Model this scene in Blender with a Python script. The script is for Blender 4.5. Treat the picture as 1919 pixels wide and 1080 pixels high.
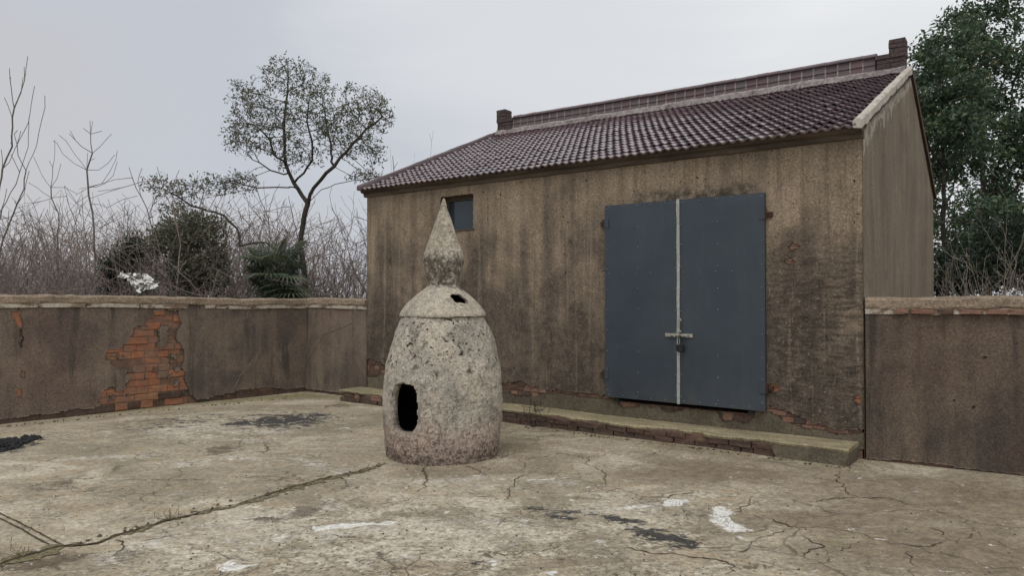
import bpy, math, random
import numpy as np
from mathutils import Vector, Matrix

# ------------------------------------------------------------------ scene, camera, light
for o in list(bpy.data.objects):
    bpy.data.objects.remove(o, do_unlink=True)
scene = bpy.context.scene
COL = scene.collection
H = 1.6                      # eye height
F = 1370.0                   # focal length in photo pixels (1919 wide)
HZ = 556.0                   # horizon row in the photo

cam_d = bpy.data.cameras.new('camera')
cam = bpy.data.objects.new('camera', cam_d)
COL.objects.link(cam)
cam_d.sensor_width = 36.0
cam_d.lens = 36.0 * F / 1919.0
cam_d.clip_end = 2000.0
cam.location = (0, 0, H)
cam.rotation_euler = (math.radians(90) + math.atan((HZ - 540) / F), 0, 0)
scene.camera = cam

SUN_AZ, SUN_EL = math.radians(200), math.radians(60)     # behind the camera, a little to the left
world = bpy.data.worlds.new('World')
scene.world = world
world.use_nodes = True

sun_d = bpy.data.lights.new('sun', 'SUN')
sun = bpy.data.objects.new('sun', sun_d)
COL.objects.link(sun)
sun_d.energy = 1.0
sun_d.angle = math.radians(32)
sun_d.color = (1.0, 0.965, 0.92)
sdir = Vector((math.sin(SUN_AZ) * math.cos(SUN_EL), math.cos(SUN_AZ) * math.cos(SUN_EL), math.sin(SUN_EL)))
sun.rotation_euler = (-sdir).to_track_quat('-Z', 'Y').to_euler()
sun.location = (0, 0, 20)

vs = scene.view_settings
vs.view_transform = 'Standard'
vs.look = 'None'
vs.exposure = 0.0
vs.gamma = 1.0
vs.use_curve_mapping = False

rng = np.random.default_rng(7)
random.seed(7)

# ------------------------------------------------------------------ node helpers
class NT:
    def __init__(self, tree):
        self.t = tree
        self.n = tree.nodes
        self.l = tree.links
    def new(self, kind, **kw):
        nd = self.n.new(kind)
        for k, v in kw.items():
            setattr(nd, k, v)
        return nd
    def put(self, sock, val):
        if val is None:
            return
        if hasattr(val, 'is_output'):
            self.l.new(val, sock)
        else:
            if isinstance(val, (tuple, list)) and len(val) == 3 and sock.type == 'RGBA':
                val = (*val, 1.0)
            sock.default_value = val
    def math(self, op, a, b=None, c=None, clamp=False):
        nd = self.new('ShaderNodeMath', operation=op, use_clamp=clamp)
        self.put(nd.inputs[0], a)
        if b is not None: self.put(nd.inputs[1], b)
        if c is not None: self.put(nd.inputs[2], c)
        return nd.outputs[0]
    def mix(self, f, a, b, blend='MIX'):
        nd = self.new('ShaderNodeMix', data_type='RGBA', blend_type=blend)
        nd.clamp_factor = True
        self.put(nd.inputs[0], f); self.put(nd.inputs[6], a); self.put(nd.inputs[7], b)
        return nd.outputs[2]
    def noise(self, vec, scale, detail=4, rough=0.55, dist=0.0):
        nd = self.new('ShaderNodeTexNoise')
        self.put(nd.inputs['Vector'], vec)
        nd.inputs['Scale'].default_value = scale
        nd.inputs['Detail'].default_value = detail
        nd.inputs['Roughness'].default_value = rough
        nd.inputs['Distortion'].default_value = dist
        return nd.outputs[0]
    def voro(self, vec, scale, feature='F1', rand=1.0):
        nd = self.new('ShaderNodeTexVoronoi', feature=feature)
        self.put(nd.inputs['Vector'], vec)
        nd.inputs['Scale'].default_value = scale
        nd.inputs['Randomness'].default_value = rand
        return nd.outputs[0]
    def cells(self, vec, scale):
        nd = self.new('ShaderNodeTexVoronoi', feature='F1')
        self.put(nd.inputs['Vector'], vec)
        nd.inputs['Scale'].default_value = scale
        sp = self.new('ShaderNodeSeparateColor')
        self.l.new(nd.outputs['Color'], sp.inputs[0])
        return sp.outputs[0]
    def grain(self, c, vec, scale, lo, hi):
        g = self.cells(vec, scale)
        return self.mix(g, self.mix(1.0, c, (lo, lo, lo), 'MULTIPLY'), self.mix(1.0, c, (hi, hi, hi), 'MULTIPLY'))
    def step(self, v, lo, hi, a=0.0, b=1.0):
        nd = self.new('ShaderNodeMapRange', interpolation_type='SMOOTHSTEP')
        self.put(nd.inputs[0], v)
        nd.inputs[1].default_value = lo; nd.inputs[2].default_value = hi
        nd.inputs[3].default_value = a; nd.inputs[4].default_value = b
        return nd.outputs[0]
    def ramp(self, v, stops):
        nd = self.new('ShaderNodeValToRGB')
        cr = nd.color_ramp
        while len(cr.elements) < len(stops):
            cr.elements.new(0.5)
        for e, (p, c) in zip(cr.elements, stops):
            e.position = p; e.color = (*c, 1.0)
        self.put(nd.inputs[0], v)
        return nd.outputs[0]
    def coords(self, scale=(1, 1, 1), off=(0, 0, 0)):
        tc = self.new('ShaderNodeTexCoord')
        mp = self.new('ShaderNodeMapping')
        self.l.new(tc.outputs['Object'], mp.inputs[0])
        mp.inputs['Scale'].default_value = scale
        mp.inputs['Location'].default_value = off
        return mp.outputs[0]
    def world_pos(self, scale=(1, 1, 1)):
        g = self.new('ShaderNodeNewGeometry')
        mp = self.new('ShaderNodeMapping')
        self.l.new(g.outputs['Position'], mp.inputs[0])
        mp.inputs['Scale'].default_value = scale
        return mp.outputs[0]
    def sep(self, vec):
        nd = self.new('ShaderNodeSeparateXYZ')
        self.put(nd.inputs[0], vec)
        return nd.outputs
    def rand(self):
        return self.new('ShaderNodeObjectInfo').outputs['Random']
    def attr(self, name):
        nd = self.new('ShaderNodeAttribute', attribute_name=name)
        return nd.outputs['Fac']
    def bump(self, height, strength=0.4, dist=0.01, normal=None):
        nd = self.new('ShaderNodeBump')
        self.put(nd.inputs['Height'], height)
        nd.inputs['Strength'].default_value = strength
        nd.inputs['Distance'].default_value = dist
        if normal is not None: self.put(nd.inputs['Normal'], normal)
        return nd.outputs[0]

MATS = {}
def material(name, builder):
    m = bpy.data.materials.new(name)
    m.use_nodes = True
    nt = NT(m.node_tree)
    bs = m.node_tree.nodes['Principled BSDF']
    bs.inputs['Specular IOR Level'].default_value = 0.3
    r = builder(nt, bs)
    nt.put(bs.inputs['Base Color'], r.get('c'))
    nt.put(bs.inputs['Roughness'], r.get('r', 0.9))
    if 'n' in r: nt.put(bs.inputs['Normal'], r['n'])
    if 'm' in r: nt.put(bs.inputs['Metallic'], r['m'])
    if 's' in r: nt.put(bs.inputs['Specular IOR Level'], r['s'])
    MATS[name] = m
    return m

# ------------------------------------------------------------------ sky: thin sun-side brightening in a closed cloud deck
def build_world():
    nt = NT(world.node_tree)
    bg = world.node_tree.nodes['Background']
    sky = nt.new('ShaderNodeTexSky', sky_type='NISHITA')
    sky.sun_disc = False
    sky.sun_elevation = SUN_EL
    sky.sun_rotation = SUN_AZ
    sky.air_density = 1.5
    sky.dust_density = 4.0
    tc = nt.new('ShaderNodeTexCoord')
    d = tc.outputs['Generated']
    x, y, z = nt.sep(d)
    up = nt.math('MAXIMUM', z, 0.0)
    dot = nt.new('ShaderNodeVectorMath', operation='DOT_PRODUCT')
    nt.l.new(d, dot.inputs[0]); dot.inputs[1].default_value = sdir
    glow = nt.step(dot.outputs['Value'], 0.05, 0.95)
    mp = nt.new('ShaderNodeMapping'); nt.l.new(d, mp.inputs[0]); mp.inputs['Scale'].default_value = (1.0, 1.0, 2.6)
    cl = nt.noise(mp.outputs[0], 2.1, 6, 0.52, 0.5)
    side = nt.step(nt.math('ADD', nt.math('MULTIPLY', x, 0.75), nt.math('MULTIPLY', up, 0.8)), -0.45, 0.75)
    v = nt.math('ADD', nt.math('MULTIPLY', side, 0.66), nt.math('MULTIPLY', glow, 0.42))
    v = nt.math('ADD', v, nt.math('MULTIPLY', nt.math('SUBTRACT', cl, 0.5), 0.42))
    deck = nt.ramp(v, [(0.0, (0.58, 0.58, 0.605)), (0.18, (0.565, 0.59, 0.65)), (0.45, (0.725, 0.745, 0.775)), (0.85, (0.96, 0.965, 0.965))])
    deck.node.color_ramp.interpolation = 'EASE'
    sk = nt.mix(1.0, sky.outputs[0], (0.1, 0.1, 0.1), 'MULTIPLY')
    col = nt.mix(0.06, deck, sk)
    nt.l.new(col, bg.inputs['Color'])
    bg.inputs['Strength'].default_value = 1.0
build_world()

# ------------------------------------------------------------------ geometry helpers
def px_ray(x, y):
    return np.array([(x - 960.0) / F, 1.0, (HZ - y) / F])
def px_ground(x, y, z=0.0):
    d = px_ray(x, y)
    t = (z - H) / d[2]
    return np.array([d[0] * t, d[1] * t])
def px_depth(x, y, D):
    d = px_ray(x, y)
    return np.array([d[0] * D, D, H + d[2] * D])

def hash3(ix, iy, iz, seed):
    n = (ix * 374761393 + iy * 668265263 + iz * 2147483647 + seed * 1274126177) & 0xFFFFFFFF
    n = ((n ^ (n >> 13)) * 1274126177) & 0xFFFFFFFF
    n = (n ^ (n >> 16)) & 0xFFFFFFFF
    return n.astype(np.float64) / 4294967295.0
def vnoise(P, scale=1.0, seed=0):
    Q = np.asarray(P, float) * scale + 1000.0
    I = np.floor(Q).astype(np.int64)
    f = Q - I
    f = f * f * (3 - 2 * f)
    r = 0
    for dx in (0, 1):
        for dy in (0, 1):
            for dz in (0, 1):
                w = (f[:, 0] if dx else 1 - f[:, 0]) * (f[:, 1] if dy else 1 - f[:, 1]) * (f[:, 2] if dz else 1 - f[:, 2])
                r = r + w * hash3(I[:, 0] + dx, I[:, 1] + dy, I[:, 2] + dz, seed)
    return r
def fbm(P, scale=1.0, oct=4, seed=0):
    r = 0; a = 0.5; s = scale; tot = 0
    for k in range(oct):
        r = r + a * vnoise(P, s, seed + k * 17)
        tot += a; a *= 0.5; s *= 2.03
    return r / tot
def P2(u, v, w=0.0):
    u = np.atleast_1d(np.asarray(u, float)); v = np.broadcast_to(np.asarray(v, float), u.shape)
    return np.stack([u, v, np.full(u.shape, w)], 1)
def _h1(i, seed):
    n = (i * 374761393 + seed * 668265263) & 0xFFFFFFFF
    n = ((n ^ (n >> 13)) * 1274126177) & 0xFFFFFFFF
    return ((n ^ (n >> 16)) & 0xFFFFFFFF) / 4294967295.0
def n1(u, scale, seed, oct=3):
    r = 0.0; a = 0.5; s = scale; tot = 0.0
    for k in range(oct):
        q = u * s + 1000.0
        i = math.floor(q); f = q - i; f = f * f * (3 - 2 * f)
        r += a * (_h1(i, seed + k * 17) * (1 - f) + _h1(i + 1, seed + k * 17) * f)
        tot += a; a *= 0.5; s *= 2.03
    return r / tot

def mesh_np(name, V, Fq, smooth=False):
    me = bpy.data.meshes.new(name)
    V = np.asarray(V, np.float32)
    Fq = np.asarray(Fq, np.int32)
    me.vertices.add(len(V))
    me.vertices.foreach_set('co', V.ravel())
    k = Fq.shape[1]
    me.loops.add(Fq.size)
    me.loops.foreach_set('vertex_index', Fq.ravel())
    me.polygons.add(len(Fq))
    me.polygons.foreach_set('loop_start', np.arange(0, Fq.size, k, dtype=np.int32))
    me.polygons.foreach_set('loop_total', np.full(len(Fq), k, np.int32))
    if smooth:
        me.polygons.foreach_set('use_smooth', np.ones(len(Fq), bool))
    me.update(calc_edges=True)
    me.validate()
    return me

class MB:
    """collects quads and triangles into one mesh"""
    def __init__(self):
        self.v = []; self.f = []
    def add(self, V, Fs):
        b = len(self.v)
        self.v.extend([tuple(map(float, p)) for p in V])
        self.f.extend([tuple(i + b for i in q) for q in Fs])
    def box(self, x0, x1, y0, y1, z0, z1, jit=0.0):
        V = [(x, y, z) for x in (x0, x1) for y in (y0, y1) for z in (z0, z1)]
        if jit:
            V = [tuple(c + random.uniform(-jit, jit) for c in p) for p in V]
        self.add(V, [(0, 1, 3, 2), (4, 6, 7, 5), (0, 4, 5, 1), (2, 3, 7, 6), (0, 2, 6, 4), (1, 5, 7, 3)])
    def prism(self, poly, x0, x1):
        """poly in (y,z), extruded along x"""
        n = len(poly)
        V = [(x0, p[0], p[1]) for p in poly] + [(x1, p[0], p[1]) for p in poly]
        Fs = [(i, (i + 1) % n, n + (i + 1) % n, n + i) for i in range(n)]
        Fs += [tuple(range(n))[::-1], tuple(range(n, 2 * n))]
        self.add(V, Fs)
    def tube(self, pts, radii, sides=6, cap=True):
        pts = [Vector(p) for p in pts]
        rings = []
        up = Vector((0.13, 0.31, 0.94))
        for i, p in enumerate(pts):
            a = pts[max(i - 1, 0)]; b = pts[min(i + 1, len(pts) - 1)]
            d = (b - a).normalized() if (b - a).length > 1e-9 else Vector((0, 0, 1))
            e = d.cross(up)
            if e.length < 1e-3: e = d.cross(Vector((1, 0, 0)))
            e.normalize(); g = d.cross(e)
            r = radii[i] if hasattr(radii, '__len__') else radii
            rings.append([p + (e * math.cos(t) + g * math.sin(t)) * r for t in [2 * math.pi * k / sides for k in range(sides)]])
        V = [q for r in rings for q in r]
        Fs = []
        for i in range(len(pts) - 1):
            for k in range(sides):
                Fs.append((i * sides + k, i * sides + (k + 1) % sides, (i + 1) * sides + (k + 1) % sides, (i + 1) * sides + k))
        if cap:
            Fs.append(tuple(range(sides))[::-1]); Fs.append(tuple((len(pts) - 1) * sides + k for k in range(sides)))
        self.add(V, Fs)
    def mesh(self, name, smooth=False):
        me = bpy.data.meshes.new(name)
        me.from_pydata(self.v, [], self.f)
        if smooth:
            me.polygons.foreach_set('use_smooth', np.ones(len(me.polygons), bool))
        me.update()
        return me

def link(name, me, mat, parent=None, loc=None, rot=None, scl=None):
    o = bpy.data.objects.new(name, me)
    COL.objects.link(o)
    if mat is not None and me is not None and len(me.materials) == 0:
        me.materials.append(MATS[mat])
    if parent is not None: o.parent = parent
    if loc is not None: o.location = loc
    if rot is not None: o.rotation_euler = rot
    if scl is not None: o.scale = scl
    return o
def empty(name, loc=(0, 0, 0), rz=0.0, parent=None):
    o = bpy.data.objects.new(name, None)
    COL.objects.link(o)
    o.location = loc; o.rotation_euler = (0, 0, rz)
    o.empty_display_size = 0.2
    if parent is not None: o.parent = parent
    return o
def tag(o, label=None, cat=None, group=None, kind=None):
    if label: o['label'] = label
    if cat: o['category'] = cat
    if group: o['group'] = group
    if kind: o['kind'] = kind
    return o

def in_poly(px, py, poly):
    px = np.asarray(px); py = np.asarray(py)
    r = np.zeros(px.shape, bool)
    n = len(poly)
    for i in range(n):
        x0, y0 = poly[i]; x1, y1 = poly[(i + 1) % n]
        c = ((y0 > py) != (y1 > py)) & (px < (x1 - x0) * (py - y0) / (y1 - y0 + 1e-12) + x0)
        r ^= c
    return r

def plaster_sheet(u0, u1, z0, z1, res, keep, y_face, y_back, amp=0.004, seed=1, jit=0.35):
    """sheet of render in the x-z plane facing -y: cells where keep(u,z) is true, with real edges"""
    nu = int(round((u1 - u0) / res)); nz = int(round((z1 - z0) / res))
    U = np.linspace(u0, u1, nu + 1); Z = np.linspace(z0, z1, nz + 1)
    UU, ZZ = np.meshgrid(U, Z, indexing='ij')
    cu = 0.5 * (UU[:-1, :-1] + UU[1:, 1:]); cz = 0.5 * (ZZ[:-1, :-1] + ZZ[1:, 1:])
    K = keep(cu.ravel(), cz.ravel()).reshape(cu.shape)
    r2 = np.random.default_rng(seed)
    ju = r2.uniform(-jit, jit, UU.shape) * res; jz = r2.uniform(-jit, jit, UU.shape) * res
    ju[0, :] = ju[-1, :] = 0; jz[:, 0] = jz[:, -1] = 0
    Pn = np.stack([UU.ravel(), np.zeros(UU.size), ZZ.ravel()], 1)
    dy = (fbm(Pn, 1.3, 3, seed) - 0.5) * amp * 3 + (fbm(Pn, 9, 2, seed + 5) - 0.5) * amp
    Vf = np.stack([(UU + ju).ravel(), y_face + dy, (ZZ + jz).ravel()], 1)
    Vb = Vf.copy(); Vb[:, 1] = y_back
    n = len(Vf)
    idx = np.arange(n).reshape(UU.shape)
    a, b, c, d = idx[:-1, :-1][K], idx[1:, :-1][K], idx[1:, 1:][K], idx[:-1, 1:][K]
    Fs = [np.stack([a, b, c, d], 1)]
    Kp = np.pad(K, 1)
    for (di, dj, e0, e1) in ((-1, 0, (0, 0), (0, 1)), (1, 0, (1, 1), (1, 0)), (0, -1, (1, 0), (0, 0)), (0, 1, (0, 1), (1, 1))):
        nb = Kp[1 + di:1 + di + K.shape[0], 1 + dj:1 + dj + K.shape[1]]
        E = np.argwhere(K & ~nb)
        if len(E) == 0: continue
        p = idx[E[:, 0] + e0[0], E[:, 1] + e0[1]]; q = idx[E[:, 0] + e1[0], E[:, 1] + e1[1]]
        Fs.append(np.stack([p, q, q + n, p + n], 1)[:, ::-1])
    V = np.concatenate([Vf, Vb]); Fq = np.concatenate(Fs)
    used = np.unique(Fq)
    remap = np.zeros(len(V), np.int64); remap[used] = np.arange(len(used))
    return mesh_np('plaster', V[used], remap[Fq])

# ------------------------------------------------------------------ materials
def m_house_plaster(nt, bs):
    p = nt.coords()
    x, y, z = nt.sep(p)
    streak = nt.noise(nt.coords((5.5, 5.5, 0.35)), 1.0, 5, 0.6)
    blot = nt.noise(p, 1.1, 6, 0.62, 0.4)
    fine = nt.noise(p, 48, 5, 0.75)
    mid = nt.noise(p, 9, 7, 0.72)
    c = nt.mix(nt.step(streak, 0.38, 0.66), (0.365, 0.288, 0.21), (0.262, 0.21, 0.16))
    c = nt.mix(nt.step(blot, 0.40, 0.66, 0, 0.75), c, (0.24, 0.19, 0.14))
    damp_dark = nt.math('ADD', nt.math('MULTIPLY', z, -0.20), nt.math('ADD', nt.math('MULTIPLY', blot, 1.0), nt.math('MULTIPLY', streak, 0.45)))
    c = nt.mix(nt.step(damp_dark, 0.13, 0.47, 0, 0.8), c, (0.12, 0.098, 0.081))
    mould = nt.math('ADD', nt.math('MULTIPLY', mid, 0.9), nt.math('MULTIPLY', damp_dark, 0.55))
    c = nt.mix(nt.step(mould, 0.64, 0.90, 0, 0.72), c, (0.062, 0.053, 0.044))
    lt = nt.noise(nt.coords((1, 1, 0.8), (7, 0, 3)), 24, 6, 0.75, 0.5)
    c = nt.mix(nt.step(lt, 0.575, 0.68, 0, 0.55), c, (0.36, 0.31, 0.25))
    rain = nt.noise(nt.coords((10, 10, 0.28), (1, 0, 4)), 1.0, 6, 0.62, 0.2)
    c = nt.mix(nt.step(rain, 0.50, 0.68, 0, 0.5), c, (0.125, 0.10, 0.08))
    c = nt.mix(nt.step(rain, 0.42, 0.33, 0, 0.3), c, (0.40, 0.325, 0.245))
    # scoured bands right of the door
    ban = nt.noise(nt.coords((5, 5, 26)), 1.0, 5, 0.65)
    zone = nt.math('MULTIPLY', nt.step(x, -1.05, -0.72), nt.step(z, 2.45, 1.75))
    c = nt.mix(nt.math('MULTIPLY', nt.step(ban, 0.46, 0.62), nt.math('MULTIPLY', zone, 0.62)), c, (0.058, 0.048, 0.04))
    flake = nt.noise(nt.coords((1, 1, 1.8)), 17, 5, 0.7)
    c = nt.mix(nt.math('MULTIPLY', nt.step(flake, 0.61, 0.68), nt.math('MULTIPLY', zone, 0.7)), c, (0.36, 0.29, 0.22))
    grit = nt.voro(p, 130)
    c = nt.mix(nt.step(fine, 0.30, 0.72, 0.0, 1.0), nt.mix(1.0, c, (0.66, 0.64, 0.62), 'MULTIPLY'), nt.mix(1.0, c, (1.24, 1.24, 1.23), 'MULTIPLY'))
    gr = nt.noise(p, 120, 3, 0.8)
    c = nt.mix(nt.step(gr, 0.35, 0.68), nt.mix(1.0, c, (0.8, 0.8, 0.8), 'MULTIPLY'), nt.mix(1.0, c, (1.2, 1.2, 1.2), 'MULTIPLY'))
    top = nt.math('MULTIPLY', nt.math('MULTIPLY', nt.step(x, -2.75, -2.2), nt.step(x, -0.85, -1.2)), nt.math('MULTIPLY', nt.step(z, 2.62, 2.70), nt.step(z, 2.95, 2.74)))
    c = nt.mix(nt.math('MULTIPLY', top, nt.step(mid, 0.38, 0.58, 0, 0.85)), c, (0.06, 0.052, 0.043))
    c = nt.grain(c, p, 75, 0.84, 1.15)
    c = nt.grain(c, nt.coords((1, 1, 0.7)), 28, 0.92, 1.07)
    pit = nt.step(nt.noise(p, 26, 2, 0.5), 0.705, 0.745)
    c = nt.mix(pit, c, (0.03, 0.026, 0.022))
    h = nt.math('ADD', nt.math('MULTIPLY', fine, 0.7), nt.math('ADD', nt.math('MULTIPLY', mid, 0.8), nt.math('MULTIPLY', grit, 0.4)))
    return dict(c=c, r=0.95, n=nt.bump(nt.math('SUBTRACT', h, pit), 0.75, 0.012), s=0.15)
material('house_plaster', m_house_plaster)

def m_gable(nt, bs):
    p = nt.coords()
    st = nt.noise(nt.coords((1.5, 3.0, 0.5)), 1.0, 8, 0.72, 0.9)
    st2 = nt.noise(nt.coords((4, 9, 1.3), (2, 5, 0)), 1.0, 7, 0.75, 0.6)
    bl = nt.noise(p, 1.6, 6, 0.62, 0.3)
    fine = nt.noise(p, 60, 4, 0.7)
    c = nt.mix(nt.step(st, 0.34, 0.66), (0.285, 0.23, 0.17), (0.185, 0.15, 0.115))
    c = nt.mix(nt.step(bl, 0.42, 0.68, 0, 0.5), c, (0.15, 0.125, 0.10))
    c = nt.mix(nt.step(st2, 0.52, 0.72, 0, 0.4), c, (0.34, 0.285, 0.22))
    c = nt.mix(nt.step(fine, 0.3, 0.7, 0.3, 0.0), c, (0.07, 0.058, 0.047))
    c = nt.grain(c, p, 60, 0.82, 1.16)
    gx, gy, gz = nt.sep(p)
    edge = nt.math('SUBTRACT', gz, nt.math('MULTIPLY_ADD', gy, 0.4205, 3.33))
    pn = nt.noise(nt.coords((1, 1, 0.6)), 6, 6, 0.7, 0.6)
    pe = nt.math('ADD', edge, nt.math('MULTIPLY', nt.math('SUBTRACT', pn, 0.5), 1.1))
    c = nt.mix(nt.step(pe, -0.24, -0.17, 0, 0.8), c, nt.mix(nt.step(fine, 0.4, 0.6), (0.47, 0.43, 0.37), (0.30, 0.27, 0.225)))
    c = nt.mix(nt.step(nt.math('ADD', edge, nt.math('MULTIPLY', nt.math('SUBTRACT', pn, 0.5), 0.35)), -0.125, -0.095, 0, 0.7), c, (0.10, 0.085, 0.07))
    return dict(c=c, r=0.95, n=nt.bump(nt.math('ADD', fine, nt.noise(p, 15, 5, 0.65)), 0.4, 0.008), s=0.15)
material('gable_plaster', m_gable)

def m_yard_plaster(nt, bs):
    p = nt.coords()
    x, y, z = nt.sep(p)
    st = nt.noise(nt.coords((4.2, 4.2, 0.35)), 1.0, 5, 0.6)
    blot = nt.noise(p, 1.5, 6, 0.6, 0.5)
    big = nt.noise(p, 0.7, 3, 0.5)
    fine = nt.noise(p, 70, 4, 0.7)
    c = nt.mix(nt.step(blot, 0.36, 0.64), (0.20, 0.158, 0.125), (0.105, 0.088, 0.077))
    c = nt.mix(nt.step(st, 0.45, 0.68, 0, 0.55), c, (0.235, 0.19, 0.145))
    c = nt.mix(nt.step(big, 0.46, 0.62, 0, 0.35), c, (0.185, 0.122, 0.10))
    c = nt.mix(nt.step(nt.noise(nt.coords((7, 7, 0.8), (3, 1, 0)), 1.0, 4, 0.55), 0.52, 0.70, 0, 0.75), c, (0.065, 0.057, 0.053))
    sc = nt.noise(nt.coords((1, 1, 2.2)), 30, 5, 0.75)
    c = nt.mix(nt.step(sc, 0.70, 0.76, 0, 0.55), c, (0.30, 0.26, 0.21))
    c = nt.mix(nt.step(fine, 0.3, 0.72), nt.mix(1.0, c, (0.72, 0.71, 0.70), 'MULTIPLY'), nt.mix(1.0, c, (1.22, 1.21, 1.2), 'MULTIPLY'))
    c = nt.grain(c, p, 80, 0.78, 1.20)
    h = nt.math('ADD', nt.math('MULTIPLY', fine, 0.6), nt.noise(p, 14, 4, 0.6))
    return dict(c=c, r=0.93, n=nt.bump(h, 0.5, 0.01), s=0.2)
material('yard_plaster', m_yard_plaster)
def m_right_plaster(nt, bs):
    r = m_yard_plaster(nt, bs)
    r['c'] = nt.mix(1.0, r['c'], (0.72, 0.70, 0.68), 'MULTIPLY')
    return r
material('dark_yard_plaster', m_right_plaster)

def m_cement(nt, bs):
    p = nt.coords()
    a = nt.noise(p, 2.2, 6, 0.62, 0.4); b = nt.noise(p, 22, 5, 0.7); fine = nt.noise(p, 90, 3, 0.7)
    c = nt.mix(nt.step(a, 0.35, 0.65), (0.165, 0.138, 0.10), (0.095, 0.08, 0.062))
    c = nt.mix(nt.step(nt.noise(p, 3.1, 5, 0.6), 0.5, 0.66, 0, 0.4), c, (0.095, 0.094, 0.055))
    c = nt.mix(nt.step(b, 0.35, 0.7, 0, 0.45), c, (0.055, 0.045, 0.034))
    c = nt.mix(nt.step(fine, 0.35, 0.75, 0, 0.3), c, (0.25, 0.21, 0.15))
    c = nt.grain(c, p, 70, 0.75, 1.22)
    return dict(c=c, r=0.93, n=nt.bump(nt.math('ADD', b, fine), 0.6, 0.01), s=0.2)
material('old_cement', m_cement)

def m_step_top(nt, bs):
    p = nt.coords()
    a = nt.noise(nt.coords((1.8, 7, 3)), 1.0, 8, 0.72, 0.6); b = nt.noise(p, 13, 7, 0.76, 0.4); fine = nt.noise(p, 70, 4, 0.75)
    c = nt.mix(nt.step(a, 0.36, 0.60), (0.38, 0.325, 0.215), (0.235, 0.205, 0.125))
    c = nt.mix(nt.step(nt.noise(nt.coords((1, 3, 1), (2, 0, 0)), 1.6, 6, 0.7), 0.52, 0.64, 0, 0.6), c, (0.23, 0.185, 0.125))
    c = nt.mix(nt.step(b, 0.42, 0.72, 0, 0.55), c, (0.27, 0.23, 0.14))
    c = nt.mix(nt.step(fine, 0.4, 0.75, 0, 0.35), c, (0.18, 0.155, 0.095))
    c = nt.grain(c, nt.coords((1, 1, 0)), 55, 0.74, 1.22)
    return dict(c=c, r=0.9, n=nt.bump(nt.math('ADD', b, fine), 0.5, 0.006), s=0.2)
material('mossy_cement', m_step_top)

def m_coping(nt, bs):
    p = nt.coords()
    x, y, z = nt.sep(p)
    a = nt.noise(nt.coords((2.2, 5, 5)), 1.0, 6, 0.62, 0.3); b = nt.noise(p, 26, 5, 0.7); fine = nt.noise(p, 110, 3, 0.7)
    c = nt.mix(nt.step(a, 0.36, 0.64), (0.37, 0.285, 0.205), (0.255, 0.20, 0.148))
    c = nt.mix(nt.step(b, 0.48, 0.72, 0, 0.65), c, (0.15, 0.115, 0.085))
    c = nt.mix(nt.step(fine, 0.40, 0.72, 0, 0.5), c, (0.11, 0.088, 0.068))
    c = nt.mix(nt.step(nt.noise(p, 12, 7, 0.78, 0.6), 0.40, 0.32, 0, 0.6), c, (0.50, 0.43, 0.34))
    c = nt.grain(c, p, 60, 0.72, 1.25)
    return dict(c=c, r=0.92, n=nt.bump(nt.math('ADD', nt.math('MULTIPLY', b, 1.4), fine), 0.8, 0.014), s=0.2)
material('coping_cement', m_coping)

def m_lime_band(nt, bs):
    p = nt.coords()
    a = nt.noise(nt.coords((3, 3, 7)), 1.0, 6, 0.68, 0.6); b = nt.noise(p, 30, 5, 0.7)
    c = nt.mix(nt.step(b, 0.35, 0.7), (0.60, 0.55, 0.47), (0.40, 0.35, 0.28))
    c = nt.mix(nt.step(a, 0.50, 0.57, 0, 0.9), c, (0.22, 0.155, 0.115))
    c = nt.mix(nt.step(nt.noise(p, 9, 5, 0.7, 0.8), 0.60, 0.65), c, (0.055, 0.045, 0.038))
    return dict(c=c, r=0.93, n=nt.bump(nt.math('ADD', a, b), 0.7, 0.012), s=0.2)
material('lime_band', m_lime_band)

def brick_mat(stops, dark, smear=0.72):
    def f(nt, bs):
        p = nt.world_pos()
        r = nt.rand()
        a = nt.noise(p, 18, 5, 0.7); fine = nt.noise(p, 120, 3, 0.7)
        c = nt.ramp(r, stops)
        c = nt.mix(nt.step(a, 0.42, 0.72, 0, dark), c, (0.07, 0.055, 0.045))
        c = nt.mix(nt.step(nt.noise(p, 33, 4, 0.7), 0.58, 0.68, 0, 0.6), c, (0.33, 0.25, 0.19))
        c = nt.mix(nt.step(nt.noise(p, 5.5, 6, 0.7, 0.5), 0.42, 0.60, 0, smear), c, (0.235, 0.150, 0.112))
        c = nt.mix(nt.step(fine, 0.35, 0.7, 0, 0.35), c, nt.mix(1.0, c, (0.5, 0.5, 0.5), 'MULTIPLY'))
        return dict(c=c, r=0.94, n=nt.bump(nt.math('ADD', a, fine), 0.6, 0.008), s=0.15)
    return f
material('red_brick', brick_mat([(0.0, (0.38, 0.15, 0.085)), (0.35, (0.44, 0.18, 0.09)), (0.6, (0.30, 0.15, 0.105)), (0.82, (0.46, 0.21, 0.10)), (1.0, (0.20, 0.155, 0.125))], 0.5, 0.8))
material('dull_brick', brick_mat([(0.0, (0.082, 0.056, 0.046)), (0.4, (0.105, 0.066, 0.052)), (0.75, (0.075, 0.062, 0.052)), (1.0, (0.125, 0.085, 0.066))], 0.6, 0.2))
material('pale_brick', brick_mat([(0.0, (0.26, 0.13, 0.095)), (0.5, (0.30, 0.18, 0.13)), (1.0, (0.20, 0.12, 0.09))], 0.6))
material('ridge_brick', brick_mat([(0.0, (0.082, 0.064, 0.068)), (0.5, (0.095, 0.072, 0.076)), (1.0, (0.075, 0.065, 0.068))], 0.5, 0.15))

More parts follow.
